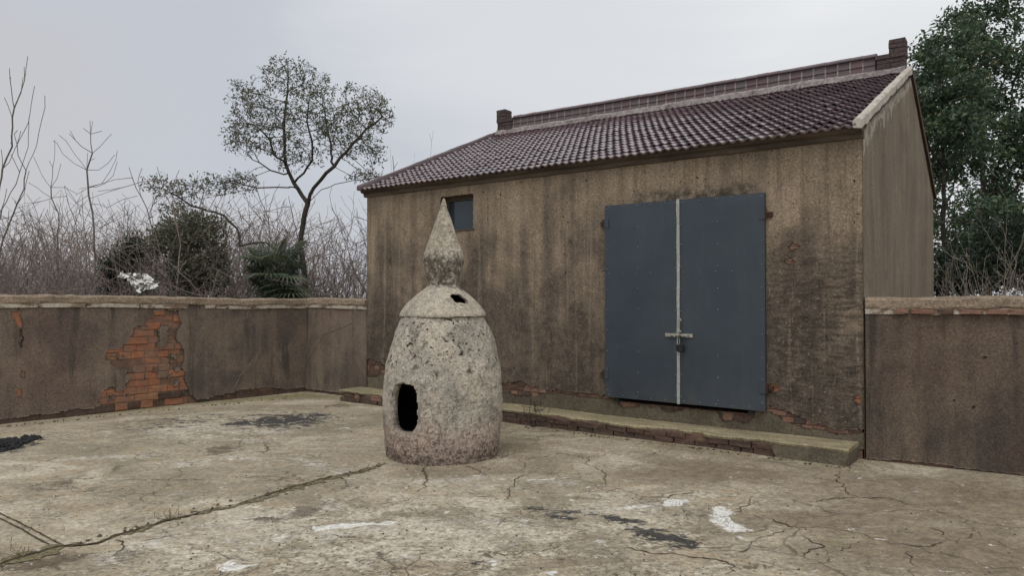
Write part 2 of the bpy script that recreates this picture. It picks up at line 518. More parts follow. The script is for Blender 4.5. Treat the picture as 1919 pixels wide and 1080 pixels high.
def m_core(nt, bs):
    p = nt.coords()
    a = nt.noise(p, 6, 5, 0.7); b = nt.noise(p, 45, 4, 0.7)
    c = nt.mix(nt.step(a, 0.35, 0.65), (0.235, 0.145, 0.105), (0.15, 0.10, 0.078))
    c = nt.mix(nt.step(b, 0.45, 0.7, 0, 0.5), c, (0.05, 0.042, 0.036))
    return dict(c=c, r=0.95, n=nt.bump(b, 0.6, 0.01), s=0.1)
material('mortar_core', m_core)

def m_tile(nt, bs):
    bs.inputs['Coat Weight'].default_value = 0.6; bs.inputs['Coat Roughness'].default_value = 0.18
    p = nt.world_pos()
    r = nt.rand()
    a = nt.noise(p, 1.6, 5, 0.6); b = nt.noise(p, 30, 4, 0.7)
    c = nt.ramp(r, [(0.0, (0.085, 0.052, 0.064)), (0.5, (0.115, 0.068, 0.082)), (0.85, (0.10, 0.075, 0.083)), (1.0, (0.16, 0.108, 0.105))])
    c = nt.mix(nt.step(a, 0.48, 0.72, 0, 0.5), c, (0.11, 0.085, 0.09))
    c = nt.mix(nt.step(b, 0.55, 0.75, 0, 0.55), c, (0.055, 0.045, 0.05))
    return dict(c=c, r=nt.step(b, 0.3, 0.7, 0.2, 0.36), n=nt.bump(b, 0.08, 0.004), s=1.0)
material('roof_tile', m_tile)

def m_tile_mass(nt, bs):
    bs.inputs['Coat Weight'].default_value = 0.6; bs.inputs['Coat Roughness'].default_value = 0.18
    p = nt.world_pos()
    a = nt.noise(p, 1.6, 5, 0.6); b = nt.noise(p, 30, 4, 0.7)
    c = nt.ramp(nt.noise(p, 6, 2, 0.5), [(0.3, (0.085, 0.052, 0.064)), (0.5, (0.115, 0.068, 0.082)), (0.7, (0.15, 0.10, 0.10))])
    c = nt.mix(nt.step(a, 0.48, 0.72, 0, 0.5), c, (0.11, 0.085, 0.09))
    c = nt.mix(nt.step(b, 0.55, 0.75, 0, 0.55), c, (0.055, 0.045, 0.05))
    return dict(c=c, r=nt.step(b, 0.3, 0.7, 0.2, 0.36), n=nt.bump(b, 0.08, 0.004), s=1.0)
material('roof_tile_mass', m_tile_mass)

def m_ridge(nt, bs):
    p = nt.world_pos()
    a = nt.noise(p, 5, 5, 0.65); b = nt.noise(p, 40, 4, 0.7)
    c = nt.ramp(nt.rand(), [(0.0, (0.155, 0.11, 0.118)), (0.5, (0.15, 0.125, 0.13)), (0.85, (0.165, 0.105, 0.112)), (1.0, (0.15, 0.13, 0.135))])
    c = nt.mix(nt.step(a, 0.48, 0.7, 0, 0.6), c, (0.155, 0.135, 0.135))
    c = nt.mix(nt.step(b, 0.5, 0.75, 0, 0.5), c, (0.06, 0.05, 0.05))
    return dict(c=c, r=0.7, n=nt.bump(b, 0.3, 0.005))
material('ridge_clay', m_ridge)

def m_mortar(nt, bs):
    p = nt.world_pos()
    a = nt.noise(p, 20, 5, 0.7)
    return dict(c=nt.mix(nt.step(a, 0.35, 0.68), (0.36, 0.32, 0.315), (0.17, 0.145, 0.145)), r=0.95, n=nt.bump(a, 0.6, 0.01))
material('pale_mortar', m_mortar)
def m_verge(nt, bs):
    p = nt.world_pos()
    a = nt.noise(p, 9, 5, 0.7); b = nt.noise(p, 60, 3, 0.7)
    c = nt.mix(nt.step(a, 0.4, 0.7), (0.52, 0.47, 0.42), (0.36, 0.32, 0.275))
    c = nt.mix(nt.step(b, 0.5, 0.75, 0, 0.5), c, (0.22, 0.19, 0.16))
    return dict(c=c, r=0.93, n=nt.bump(nt.math('ADD', a, b), 0.5, 0.01))
material('verge_cement', m_verge)
def m_cornice(nt, bs):
    p = nt.coords()
    a = nt.noise(nt.coords((1.2, 6, 8)), 1.0, 6, 0.65, 0.3); b = nt.noise(p, 50, 4, 0.7)
    c = nt.mix(nt.step(a, 0.36, 0.64), (0.145, 0.115, 0.088), (0.068, 0.056, 0.046))
    c = nt.mix(nt.step(b, 0.45, 0.72, 0, 0.5), c, (0.06, 0.05, 0.04))
    return dict(c=c, r=0.93, n=nt.bump(nt.math('ADD', a, b), 0.5, 0.01), s=0.15)
material('cornice_cement', m_cornice)

def m_door(nt, bs):
    p = nt.coords()
    a = nt.noise(p, 1.8, 4, 0.55); b = nt.noise(nt.coords((9, 9, 1.2)), 1.0, 5, 0.65); d = nt.noise(p, 60, 4, 0.7)
    c = nt.mix(nt.step(a, 0.35, 0.65), (0.038, 0.051, 0.068), (0.045, 0.058, 0.075))
    c = nt.mix(nt.step(b, 0.52, 0.78, 0, 0.25), c, (0.085, 0.095, 0.105))
    c = nt.mix(nt.step(d, 0.64, 0.74, 0, 0.3), c, (0.11, 0.115, 0.115))
    x, y, z = nt.sep(p)
    run = nt.noise(nt.coords((16, 16, 0.7), (3, 0, 1)), 1.0, 6, 0.7)
    c = nt.mix(nt.step(run, 0.56, 0.74, 0, 0.2), c, (0.10, 0.10, 0.10))
    dust = nt.math('ADD', nt.math('MULTIPLY', z, -1.2), nt.math('MULTIPLY', nt.noise(p, 5, 6, 0.7), 1.4))
    c = nt.mix(nt.step(dust, -0.1, 0.5, 0, 0.3), c, (0.11, 0.10, 0.085))
    return dict(c=c, r=nt.step(a, 0.3, 0.7, 0.42, 0.55), n=nt.bump(nt.noise(p, 2.3, 3, 0.5), 0.4, 0.03), s=0.45)
material('door_paint', m_door)
def flat(name, col, rough=0.8, metal=0.0, var=0.3, sc=30, spec=0.3):
    def f(nt, bs):
        p = nt.world_pos()
        a = nt.noise(p, sc, 4, 0.65)
        dk = tuple(v * (1 - var) for v in col); lt = tuple(min(1, v * (1 + var)) for v in col)
        return dict(c=nt.mix(nt.step(a, 0.3, 0.7), dk, lt), r=rough, m=metal, n=nt.bump(a, 0.3, 0.004), s=spec)
    return material(name, f)
flat('pale_strip', (0.36, 0.37, 0.35), 0.55, 0.0, 0.2)
flat('rivet_steel', (0.42, 0.43, 0.44), 0.45, 0.6, 0.1)
flat('bolt_steel', (0.42, 0.41, 0.36), 0.45, 0.5, 0.25)
flat('black_iron', (0.022, 0.023, 0.027), 0.5, 0.2, 0.3)
flat('rust', (0.055, 0.030, 0.022), 0.9, 0.0, 0.5, 60)
flat('door_frame_dark', (0.03, 0.032, 0.035), 0.8)
flat('window_wood', (0.085, 0.065, 0.05), 0.75, 0, 0.35)
flat('interior', (0.05, 0.047, 0.043), 0.95)
flat('coal', (0.018, 0.018, 0.020), 0.7, 0, 0.5, 40)
flat('bark_dark', (0.055, 0.045, 0.038), 0.95, 0, 0.4, 25)
flat('bark_grey', (0.15, 0.13, 0.115), 0.95, 0, 0.4, 25)
flat('bark_pale', (0.26, 0.23, 0.18), 0.95, 0, 0.35, 12)
flat('bark_brown', (0.235, 0.19, 0.17), 0.95, 0, 0.4, 25)
flat('dry_grass', (0.17, 0.135, 0.075), 0.95, 0, 0.4, 12)
flat('palm_fibre', (0.07, 0.055, 0.04), 0.95, 0, 0.4, 30)
flat('white_film', (0.72, 0.72, 0.70), 0.6, 0, 0.12, 15)
flat('lime_white', (0.70, 0.69, 0.66), 0.9, 0, 0.15, 40)
flat('soil', (0.10, 0.08, 0.055), 0.95, 0, 0.45, 3)
flat('crack_dirt', (0.075, 0.060, 0.042), 0.97, 0, 0.5, 30, 0.05)
flat('joint_moss', (0.155, 0.135, 0.082), 0.97, 0, 0.55, 45, 0.05)

def m_glass(nt, bs):
    bs.inputs['Transmission Weight'].default_value = 0.0
    p = nt.coords()
    a = nt.noise(p, 3, 4, 0.6)
    return dict(c=nt.mix(a, (0.022, 0.034, 0.046), (0.04, 0.055, 0.068)), r=0.08, s=0.5, n=nt.bump(nt.noise(p, 2.0, 2, 0.5), 0.05, 0.02))
material('dusty_glass', m_glass)

def leaf_mat(name, stops, rough=0.5, trans=0.25):
    m = bpy.data.materials.new(name); m.use_nodes = True
    nt = NT(m.node_tree)
    bs = m.node_tree.nodes['Principled BSDF']; out = m.node_tree.nodes['Material Output']
    g = nt.new('ShaderNodeNewGeometry')
    c = nt.ramp(g.outputs['Random Per Island'], stops)
    big = nt.noise(nt.world_pos(), 1.2, 3, 0.5)
    c = nt.mix(nt.step(big, 0.35, 0.65, 0, 0.45), c, stops[0][1])
    nt.put(bs.inputs['Base Color'], c)
    bs.inputs['Roughness'].default_value = rough
    bs.inputs['Specular IOR Level'].default_value = 0.35
    tr = nt.new('ShaderNodeBsdfTranslucent'); nt.put(tr.inputs[0], c)
    mx = nt.new('ShaderNodeMixShader'); mx.inputs[0].default_value = trans
    nt.l.new(bs.outputs[0], mx.inputs[1]); nt.l.new(tr.outputs[0], mx.inputs[2])
    nt.l.new(mx.outputs[0], out.inputs[0])
    MATS[name] = m
leaf_mat('leaf_olive', [(0.0, (0.10, 0.112, 0.075)), (0.6, (0.145, 0.155, 0.10)), (0.9, (0.18, 0.165, 0.10)), (1.0, (0.21, 0.145, 0.10))], 0.5, 0.35)
leaf_mat('leaf_camphor', [(0.0, (0.06, 0.098, 0.062)), (0.5, (0.095, 0.15, 0.088)), (0.9, (0.14, 0.185, 0.095)), (1.0, (0.19, 0.175, 0.09))])
leaf_mat('leaf_dark', [(0.0, (0.022, 0.036, 0.024)), (0.6, (0.035, 0.052, 0.033)), (1.0, (0.06, 0.07, 0.042))])
leaf_mat('leaf_palm', [(0.0, (0.04, 0.068, 0.045)), (0.7, (0.07, 0.105, 0.065)), (1.0, (0.15, 0.145, 0.08))], 0.4)
leaf_mat('leaf_grey', [(0.0, (0.10, 0.108, 0.075)), (0.6, (0.145, 0.145, 0.10)), (1.0, (0.19, 0.165, 0.115))])

def m_burner(nt, bs):
    p = nt.coords()
    x, y, z = nt.sep(p)
    a = nt.noise(p, 2.2, 6, 0.62, 0.5)
    b = nt.noise(p, 11, 8, 0.76, 0.5)
    cc = nt.noise(p, 30, 7, 0.8, 0.6)
    fine = nt.noise(p, 95, 4, 0.75)
    zn = nt.math('ADD', z, nt.math('MULTIPLY', nt.math('SUBTRACT', b, 0.5), 0.45))
    c = nt.mix(nt.step(a, 0.38, 0.64), (0.68, 0.61, 0.505), (0.54, 0.495, 0.425))
    pink = nt.math('MULTIPLY', nt.step(nt.math('ADD', z, nt.math('MULTIPLY', a, 0.5)), 0.78, 0.42), 0.8)
    c = nt.mix(pink, c, (0.52, 0.395, 0.33))
    # grey lichen film with a patchy edge
    c = nt.mix(nt.step(nt.noise(nt.coords((1, 1, 0.7), (4, 1, 2)), 3.0, 8, 0.75, 0.6), 0.48, 0.62, 0, 0.66), c, (0.25, 0.24, 0.215))
    bulb = nt.math('MULTIPLY', nt.step(zn, 1.66, 1.80), nt.step(zn, 2.10, 1.94))
    foot = nt.step(zn, 0.17, 0.0)
    heavy = nt.math('ADD', nt.math('MULTIPLY', bulb, 0.10), nt.math('ADD', nt.math('MULTIPLY', foot, 0.10), nt.math('MULTIPLY', pink, 0.035)))
    m1 = nt.math('ADD', b, heavy)
    c = nt.mix(nt.step(m1, 0.54, 0.66, 0, 0.72), c, (0.115, 0.103, 0.088))
    m2 = nt.math('ADD', cc, heavy)
    c = nt.mix(nt.step(m2, 0.545, 0.605, 0, 0.75), c, (0.105, 0.088, 0.07))
    c = nt.mix(nt.step(cc, 0.43, 0.35, 0, 0.75), c, (0.70, 0.645, 0.55))
    upb = nt.math('MULTIPLY', nt.step(zn, 0.80, 1.05), nt.step(zn, 1.52, 1.35))
    fl = nt.noise(nt.coords((1, 1, 1.5)), 13, 4, 0.6, 1.0)
    c = nt.mix(nt.math('MULTIPLY', nt.step(fl, 0.60, 0.63), nt.math('ADD', nt.math('MULTIPLY', upb, 0.85), 0.12)), c, (0.05, 0.042, 0.032))
    c = nt.mix(nt.math('MULTIPLY', foot, 0.6), c, (0.10, 0.088, 0.073))
    lid = nt.math('MULTIPLY', nt.step(z, 1.395, 1.405), nt.step(z, 1.70, 1.66))
    c = nt.mix(nt.math('MULTIPLY', lid, nt.step(b, 0.60, 0.46, 0.1, 0.75)), c, (0.60, 0.535, 0.43))
    c = nt.mix(nt.math('MULTIPLY', pink, nt.step(cc, 0.54, 0.44, 0, 0.75)), c, (0.62, 0.475, 0.405))
    tan = nt.math('MULTIPLY', nt.step(zn, 1.98, 2.15), nt.step(a, 0.35, 0.6))
    c = nt.mix(nt.math('MULTIPLY', tan, 0.6), c, (0.46, 0.40, 0.295))
    c = nt.mix(nt.step(fine, 0.36, 0.70), nt.mix(1.0, c, (1.15, 1.15, 1.15), 'MULTIPLY'), nt.mix(1.0, c, (0.66, 0.65, 0.63), 'MULTIPLY'))
    h = nt.math('ADD', nt.math('MULTIPLY', b, 1.2), nt.math('ADD', nt.math('MULTIPLY', cc, 1.0), nt.math('MULTIPLY', fine, 0.4)))
    c = nt.grain(c, p, 70, 0.82, 1.16)
    c = nt.grain(c, p, 26, 0.90, 1.09)
    h = nt.math('SUBTRACT', h, nt.math('MULTIPLY', nt.step(fl, 0.60, 0.63), 0.5))
    return dict(c=c, r=0.95, n=nt.bump(h, 1.0, 0.022), s=0.15)
material('burner_stucco', m_burner)

def m_floor(nt, bs):
    p = nt.coords()
    a = nt.noise(p, 0.42, 5, 0.6, 0.6)
    b = nt.noise(nt.coords((1.0, 1.5, 1)), 2.1, 8, 0.70, 0.5)
    d = nt.noise(p, 9, 8, 0.74, 0.5)
    e = nt.noise(p, 26, 7, 0.78, 0.3)
    fine = nt.noise(p, 110, 4, 0.75)
    sp = nt.noise(nt.coords((1, 1, 1), (3.1, 7.7, 0)), 15, 8, 0.8, 0.8)
    wear = nt.attr('wear')
    # smooth trowelled skin
    c = nt.mix(nt.step(a, 0.36, 0.62), (0.425, 0.375, 0.288), (0.325, 0.287, 0.22))
    c = nt.mix(nt.step(b, 0.40, 0.64, 0, 0.8), c, (0.315, 0.255, 0.178))
    c = nt.mix(nt.step(d, 0.50, 0.68, 0, 0.6), c, (0.235, 0.192, 0.138))
    # skin lost: paler, rough, speckled concrete with sharp-edged patches
    w = nt.math('ADD', nt.math('MULTIPLY', wear, 0.24), nt.noise(nt.coords((1.2, 1.5, 1), (5, 3, 0)), 2.4, 10, 0.72, 0.7))
    worn = nt.step(w, 0.615, 0.65)
    rough_c = nt.mix(nt.step(d, 0.36, 0.60), (0.56, 0.51, 0.42), (0.40, 0.36, 0.285))
    rough_c = nt.mix(nt.step(e, 0.50, 0.62, 0, 0.75), rough_c, (0.235, 0.205, 0.155))
    c = nt.mix(nt.math('MULTIPLY', worn, 0.85), c, rough_c)
    rim = nt.math('MULTIPLY', nt.step(w, 0.590, 0.620), nt.step(w, 0.655, 0.626))
    c = nt.mix(nt.math('MULTIPLY', rim, nt.step(e, 0.40, 0.60, 0, 0.75)), c, (0.155, 0.128, 0.09))
    # pits, crumbs of aggregate, pale scuffs
    sk = nt.math('ADD', nt.math('MULTIPLY', wear, 0.05), sp)
    c = nt.mix(nt.step(sk, 0.615, 0.685, 0, 0.75), c, (0.145, 0.12, 0.085))
    c = nt.mix(nt.step(nt.math('SUBTRACT', sp, nt.math('MULTIPLY', wear, 0.05)), 0.375, 0.31, 0, 0.7), c, (0.60, 0.55, 0.465))
    big = nt.noise(nt.coords((1, 1.3, 1), (9, 4, 0)), 1.05, 8, 0.68, 0.8)
    c = nt.mix(nt.step(big, 0.49, 0.60, 0, 0.7), c, (0.225, 0.195, 0.145))
    c = nt.mix(nt.step(big, 0.47, 0.37, 0, 0.6), c, (0.54, 0.49, 0.40))
    c = nt.mix(nt.step(e, 0.40, 0.70), nt.mix(1.0, c, (1.24, 1.24, 1.23), 'MULTIPLY'), nt.mix(1.0, c, (0.64, 0.635, 0.62), 'MULTIPLY'))
    dn = nt.noise(nt.coords((0.8, 1.15, 1), (1.3, 0.2, 0)), 7.5, 9, 0.76, 1.0)
    dn2 = nt.math('SUBTRACT', dn, 0.5)
    def mask(name, amp, lo, hi):
        return nt.step(nt.math('ADD', nt.attr(name), nt.math('MULTIPLY', dn2, amp)), lo, hi)
    c = nt.mix(nt.math('MULTIPLY', mask('damp_dark', 1.5, 0.15, 0.7), 0.74), c, nt.mix(nt.step(d, 0.4, 0.6), (0.235, 0.182, 0.128), (0.15, 0.118, 0.083)))  # wet patches and painted shade of the right side, both as brown tint
    c = nt.mix(nt.math('MULTIPLY', mask('moss', 1.8, 0.35, 0.85), 0.75), c, nt.mix(nt.step(e, 0.4, 0.6), (0.30, 0.28, 0.13), (0.16, 0.15, 0.065)))
    c = nt.mix(nt.math('MULTIPLY', mask('haze', 2.6, 0.36, 0.8), nt.step(e, 0.62, 0.42, 0.15, 0.6)), c, (0.60, 0.575, 0.53))
    c = nt.mix(nt.math('MULTIPLY', mask('dirt', 3.2, 0.46, 0.60), 0.8), c, (0.115, 0.092, 0.062))
    c = nt.mix(nt.math('MULTIPLY', mask('black', 3.4, 0.47, 0.55), 0.93), c, nt.mix(nt.step(fine, 0.4, 0.65), (0.022, 0.023, 0.026), (0.05, 0.05, 0.052)))
    c = nt.mix(nt.math('MULTIPLY', mask('white', 4.2, 0.50, 0.66), nt.step(e, 0.64, 0.46, 0.45, 0.95)), c, (0.78, 0.77, 0.74))
    c = nt.grain(c, nt.coords((1, 1, 0)), 62, 0.83, 1.16)
    c = nt.grain(c, nt.coords((1, 1, 0)), 21, 0.91, 1.08)
    # hair cracks
    wv = nt.new('ShaderNodeVectorMath', operation='MULTIPLY_ADD')
    nz = nt.new('ShaderNodeTexNoise'); nt.put(nz.inputs['Vector'], p); nz.inputs['Scale'].default_value = 3.0; nz.inputs['Detail'].default_value = 6
    nt.l.new(nz.outputs['Color'], wv.inputs[0]); wv.inputs[1].default_value = (0.6, 0.6, 0.0); nt.l.new(p, wv.inputs[2])
    ed = nt.voro(wv.outputs[0], 0.95, 'DISTANCE_TO_EDGE')
    cr = nt.math('MULTIPLY', nt.step(ed, 0.009, 0.002), nt.step(nt.noise(p, 0.9, 3, 0.5), 0.45, 0.58))
    c = nt.mix(nt.math('MULTIPLY', cr, 0.65), c, (0.10, 0.08, 0.055))
    h = nt.math('ADD', nt.math('MULTIPLY', d, 1.0), nt.math('ADD', nt.math('MULTIPLY', e, 1.1), nt.math('MULTIPLY', fine, 0.5)))
    c = nt.mix(1.0, c, (0.985, 0.98, 0.965), 'MULTIPLY')
    h = nt.math('SUBTRACT', h, nt.math('ADD', nt.math('MULTIPLY', cr, 1.5), nt.math('MULTIPLY', worn, 0.5)))
    return dict(c=c, r=nt.step(b, 0.3, 0.7, 0.72, 0.95), n=nt.bump(h, 0.7, 0.012), s=0.25)
material('yard_concrete', m_floor)

def m_terrain(nt, bs):
    p = nt.world_pos()
    a = nt.noise(p, 0.35, 6, 0.65); b = nt.noise(p, 6, 5, 0.7)
    c = nt.mix(nt.step(a, 0.4, 0.62), (0.12, 0.095, 0.06), (0.085, 0.085, 0.045))
    c = nt.mix(nt.step(b, 0.45, 0.7, 0, 0.5), c, (0.17, 0.14, 0.085))
    return dict(c=c, r=0.97, n=nt.bump(b, 0.8, 0.05), s=0.1)
material('field_soil', m_terrain)

# ------------------------------------------------------------------ layout frames
RZ = math.atan2(-0.6, 0.8)
C = np.array([2.155 * H, 4.507 * H])                 # front right corner of the house
EX = np.array([0.8, -0.6]); EY = np.array([0.6, 0.8])
HL = 4.46 * H                                        # house length
HD = 3.1 * H                                         # house depth
K = C - EX * 5.418 * H                               # corner of the yard wall
WLX = np.array([0.67, 0.742]); WLX /= np.linalg.norm(WLX)
WRX = np.array([0.852, -0.523]); WRX /= np.linalg.norm(WRX)
def px_wall(x, y, org, ex):
    """photo pixel to (u, z) on the vertical plane through org along ex"""
    d = px_ray(x, y)
    n = np.array([-ex[1], ex[0]])
    t = np.dot(org, n) / np.dot(d[:2], n)
    p = d[:2] * t
    return float(np.dot(p - org, ex)), float(H + d[2] * t)

# ------------------------------------------------------------------ terrain
def build_terrain():
    n = 60
    g = np.sign(np.linspace(-1, 1, n)) * np.abs(np.linspace(-1, 1, n)) ** 2.5 * 600
    X, Y = np.meshgrid(g, g, indexing='ij')
    Z = -0.12 + (fbm(P2(X.ravel(), Y.ravel()), 0.12, 3, 3) - 0.5) * 0.16
    V = np.stack([X.ravel(), Y.ravel(), Z], 1)
    i = np.arange(n * n).reshape(n, n)
    Fq = np.stack([i[:-1, :-1].ravel(), i[1:, :-1].ravel(), i[1:, 1:].ravel(), i[:-1, 1:].ravel()], 1)
    tag(link('ground', mesh_np('ground', V, Fq, True), 'field_soil'), kind='structure')
build_terrain()

# ------------------------------------------------------------------ courtyard floor with stains, cracks
def seg_field(P, a, b, r, s=1.0):
    a = np.asarray(a); b = np.asarray(b)
    ab = b - a
    t = np.clip(((P - a) @ ab) / (ab @ ab + 1e-9), 0, 1)
    d = np.linalg.norm(P - (a + t[:, None] * ab), axis=1)
    return np.clip(1.12 - d / (r * 1.25), 0, 1) * s
def build_floor():
    xs = np.arange(-9.5, 6.6, 0.034)
    ys = np.concatenate([np.arange(-5, 3.4, 0.3), np.arange(3.4, 13.4, 0.032)])
    X, Y = np.meshgrid(xs, ys, indexing='ij')
    P = np.stack([X.ravel(), Y.ravel()], 1)
    P3 = np.stack([P[:, 0], P[:, 1], np.zeros(len(P))], 1)
    z = (fbm(P3, 0.5, 3, 11) - 0.5) * 0.018 + (fbm(P3, 4, 3, 12) - 0.5) * 0.007
    V = np.stack([P[:, 0], P[:, 1], z], 1)
    i = np.arange(len(P)).reshape(X.shape)
    Fq = np.stack([i[:-1, :-1].ravel(), i[1:, :-1].ravel(), i[1:, 1:].ravel(), i[:-1, 1:].ravel()], 1)
    cen = P[Fq].mean(1)
    # keep inside the yard (to the middle of each wall)
    def side(o, e): return (cen - o) @ np.array([-e[1], e[0]])
    ok = (side(K, WLX) < 0.12) & (side(C, EX) < 0.12)
    right = (cen - C) @ EX > 0
    ok &= ~(right & (side(C, WRX) > 0.12))
    Fq = Fq[ok]
    me = mesh_np('courtyard_floor', V, Fq, True)
    F_ = {k: np.zeros(len(P)) for k in ('black', 'white', 'moss', 'dirt', 'damp_dark', 'haze', 'wear')}
    def seg(kind, x0, y0, x1, y1, r, s=1.0):
        s *= {'black': .84, 'white': .80}.get(kind, 1.0)
        F_[kind] = np.maximum(F_[kind], seg_field(P, px_ground(x0, y0), px_ground(x1, y1), r, s))
    def ell(kind, x, y, rx, ry, s=1.0):
        s *= {'black': .82}.get(kind, 1.0)
        c = px_ground(x, y); ex = abs(px_ground(x + rx, y)[0] - c[0]); ey = abs(px_ground(x, y - ry)[1] - px_ground(x, y + ry)[1]) / 2
        q = np.sqrt(((P[:, 0] - c[0]) / ex) ** 2 + ((P[:, 1] - c[1]) / ey) ** 2)
        F_[kind] = np.maximum(F_[kind], np.clip(1.15 - q * .85, 0, 1) * s)
    # soot and coal-dust stains
    ell('black', 530, 788, 115, 19, 1.0); seg('black', 440, 795, 600, 778, 0.22, 0.95)
    ell('black', 345, 790, 150, 22, 0.52); ell('black', 300, 800, 90, 10, 0.5)
    seg('black', 1140, 968, 1205, 982, 0.11, 0.9); seg('black', 1195, 988, 1280, 1016, 0.15, 0.95)
    seg('black', 1000, 952, 1110, 962, 0.09, 0.66); seg('black', 1035, 966, 1085, 975, 0.07, 0.66)
    ell('black', 20, 836, 55, 26, 1.0)
    ell('black', 1290, 965, 60, 14, 0.42); ell('black', 890, 1062, 40, 16, 0.46); ell('black', 300, 850, 60, 9, 0.46)
    ell('dirt', 415, 842, 60, 12, 0.75); ell('dirt', 125, 905, 75, 20, 0.62); ell('dirt', 575, 957, 32, 16, 0.9)
    ell('dirt', 85, 1054, 85, 24, 0.8); ell('dirt', 520, 895, 90, 16, 0.55); ell('dirt', 250, 1040, 60, 20, 0.55); ell('dirt', 900, 1050, 120, 30, 0.45)
    ell('dirt', 760, 1065, 140, 22, 0.45); ell('dirt', 1420, 1060, 90, 18, 0.5); ell('dirt', 640, 760, 40, 8, 0.7)
    ell('dirt', 510, 972, 40, 8, 0.7); ell('dirt', 1010, 800, 90, 10, 0.45)
    # lime and paint smears
    for a in ((596, 990, 640, 986, .06, 1.35), (650, 985, 735, 979, .06, 1.25), (432, 1058, 440, 1062, .08, 1.3), (425, 1068, 470, 1058, .03, .7),
              (520, 1003, 548, 1008, .035, .6), (985, 899, 1060, 896, .035, .78), (880, 900, 985, 897, .04, .55), (700, 905, 640, 920, .03, .5),
              (1255, 945, 1270, 938, .09, 1.5), (1160, 952, 1240, 945, .03, .72), (1350, 952, 1356, 960, .08, 1.5), (1350, 970, 1375, 990, .09, 1.5),
              (1378, 996, 1396, 1012, .035, .65), (958, 979, 998, 972, .05, .75), (1120, 1012, 1158, 1034, .045, .75), (1180, 1045, 1200, 1052, .03, .65),
              (922, 1052, 928, 1066, .04, .85), (860, 1005, 905, 1009, .03, .62), (1090, 914, 1122, 911, .035, .65), (1065, 928, 1078, 945, .04, .6),
              (340, 868, 400, 861, .035, .52), (400, 861, 470, 860, .04, .55), (540, 862, 625, 876, .04, .5), (945, 823, 985, 818, .03, .5),
              (1050, 1018, 1078, 1022, .04, .6), (1835, 946, 1836, 946, .03, .8), (1020, 1075, 1040, 1072, .03, .55)):
        seg('white', *a)
    for a in ((330, 870, 430, 858), (430, 858, 560, 862), (560, 862, 640, 885), (720, 905, 900, 895), (900, 895, 1080, 905), (600, 1005, 760, 985),
              (120, 860, 300, 850), (1100, 960, 1240, 945), (200, 1050, 330, 1000), (300, 1000, 620, 950)):
        seg('haze', *a, 0.22, 0.62)
    ell('haze', 430, 800, 260, 40, 0.55); ell('haze', 900, 985, 260, 60, 0.5); ell('haze', 500, 1000, 260, 50, 0.6); ell('haze', 700, 1050, 250, 40, 0.45)
    ell('wear', 820, 1000, 520, 90, 0.9); ell('wear', 1200, 960, 300, 70, 0.55); ell('wear', 420, 800, 240, 36, 0.7); ell('wear', 400, 1040, 250, 40, .7)
    # wet concrete, plus lens falloff and tree shade on the right painted in
    ell('damp_dark', 1330, 885, 240, 30, 0.75); ell('damp_dark', 1720, 930, 320, 60, 0.85); ell('damp_dark', 1560, 970, 260, 40, 0.7); ell('damp_dark', 1800, 1030, 320, 80, 0.8)
    ell('damp_dark', 1000, 835, 120, 14, 0.5); ell('damp_dark', 830, 885, 150, 22, 0.5); ell('damp_dark', 1080, 1060, 300, 30, 0.4); ell('damp_dark', 90, 1052, 90, 24, 0.85)
    seg('damp_dark', 1030, 800, 1590, 890, 0.28, 0.5)
    # moss along the walls
    for (x0, y0, x1, y1, r, s) in ((230, 772, 420, 752, .28, .72), (420, 752, 575, 740, .35, .85), (575, 740, 640, 748, .3, .7), (0, 800, 230, 772, .18, .5),
                                   (960, 795, 1600, 880, .08, .6), (1617, 862, 1919, 895, .1, .4), (1095, 905, 1130, 895, .12, .45), (1560, 1015, 1600, 1005, .2, .5)):
        seg('moss', x0, y0, x1, y1, r, s)
    for k, a in F_.items():
        at = me.attributes.new(k, 'FLOAT', 'POINT')
        at.data.foreach_set('value', a.astype(np.float32))
    fl = link('courtyard_floor', me, 'yard_concrete')
    tag(fl, kind='structure')
    # cracks: thin jagged gaps filled with dirt
    def zfl(p):
        q = np.array([[p[0], p[1], 0.0]])
        return float((fbm(q, 0.5, 3, 11)[0] - 0.5) * 0.018 + (fbm(q, 4, 3, 12)[0] - 0.5) * 0.007)
    def ribbon(pts, w, name='crack', mat='crack_dirt', wob=0.035, seed=0, taper=True, lift=0.004, ragged=0.5):
        r2 = random.Random(seed)
        Q = [px_ground(*p[:2]) for p in pts]
        W = [p[2] if len(p) > 2 else w for p in pts]
        out = []
        for i in range(len(Q) - 1):
            L = np.linalg.norm(Q[i + 1] - Q[i]); n = max(2, int(L / 0.03))
            for k in range(n):
                t = k / n
                out.append((Q[i] * (1 - t) + Q[i + 1] * t, W[i] * (1 - t) + W[i + 1] * t))
        out.append((Q[-1], W[-1]))
        m = len(out); off = 0.0
        V = []; last = None
        for k, (q, ww) in enumerate(out):
            a = out[max(k - 1, 0)][0]; b = out[min(k + 1, m - 1)][0]
            d = (b - a) / (np.linalg.norm(b - a) + 1e-9); nrm = np.array([-d[1], d[0]])
            off = off * 0.72 + r2.uniform(-1, 1) * wob * 0.55
            e = 1.0 if not taper else min(1.0, 0.25 + 4.0 * min(k, m - 1 - k) / m)
            if taper: e *= 0.12 + 1.5 * n1(k * .03 + seed, 3.0, seed) ** 1.5
            wl = ww * e * (1 + r2.uniform(-ragged, ragged)) * 0.5; wr = ww * e * (1 + r2.uniform(-ragged, ragged)) * 0.5
            pl = q + nrm * (off + wl); pr = q + nrm * (off - wr)
            V += [(pl[0], pl[1], zfl(pl) + lift), (pr[0], pr[1], zfl(pr) + lift)]
        Fs = [(2 * k, 2 * k + 1, 2 * k + 3, 2 * k + 2) for k in range(m - 1)]
        mb = MB(); mb.add(V, Fs)
        return link(name, mb.mesh(name), mat, fl)
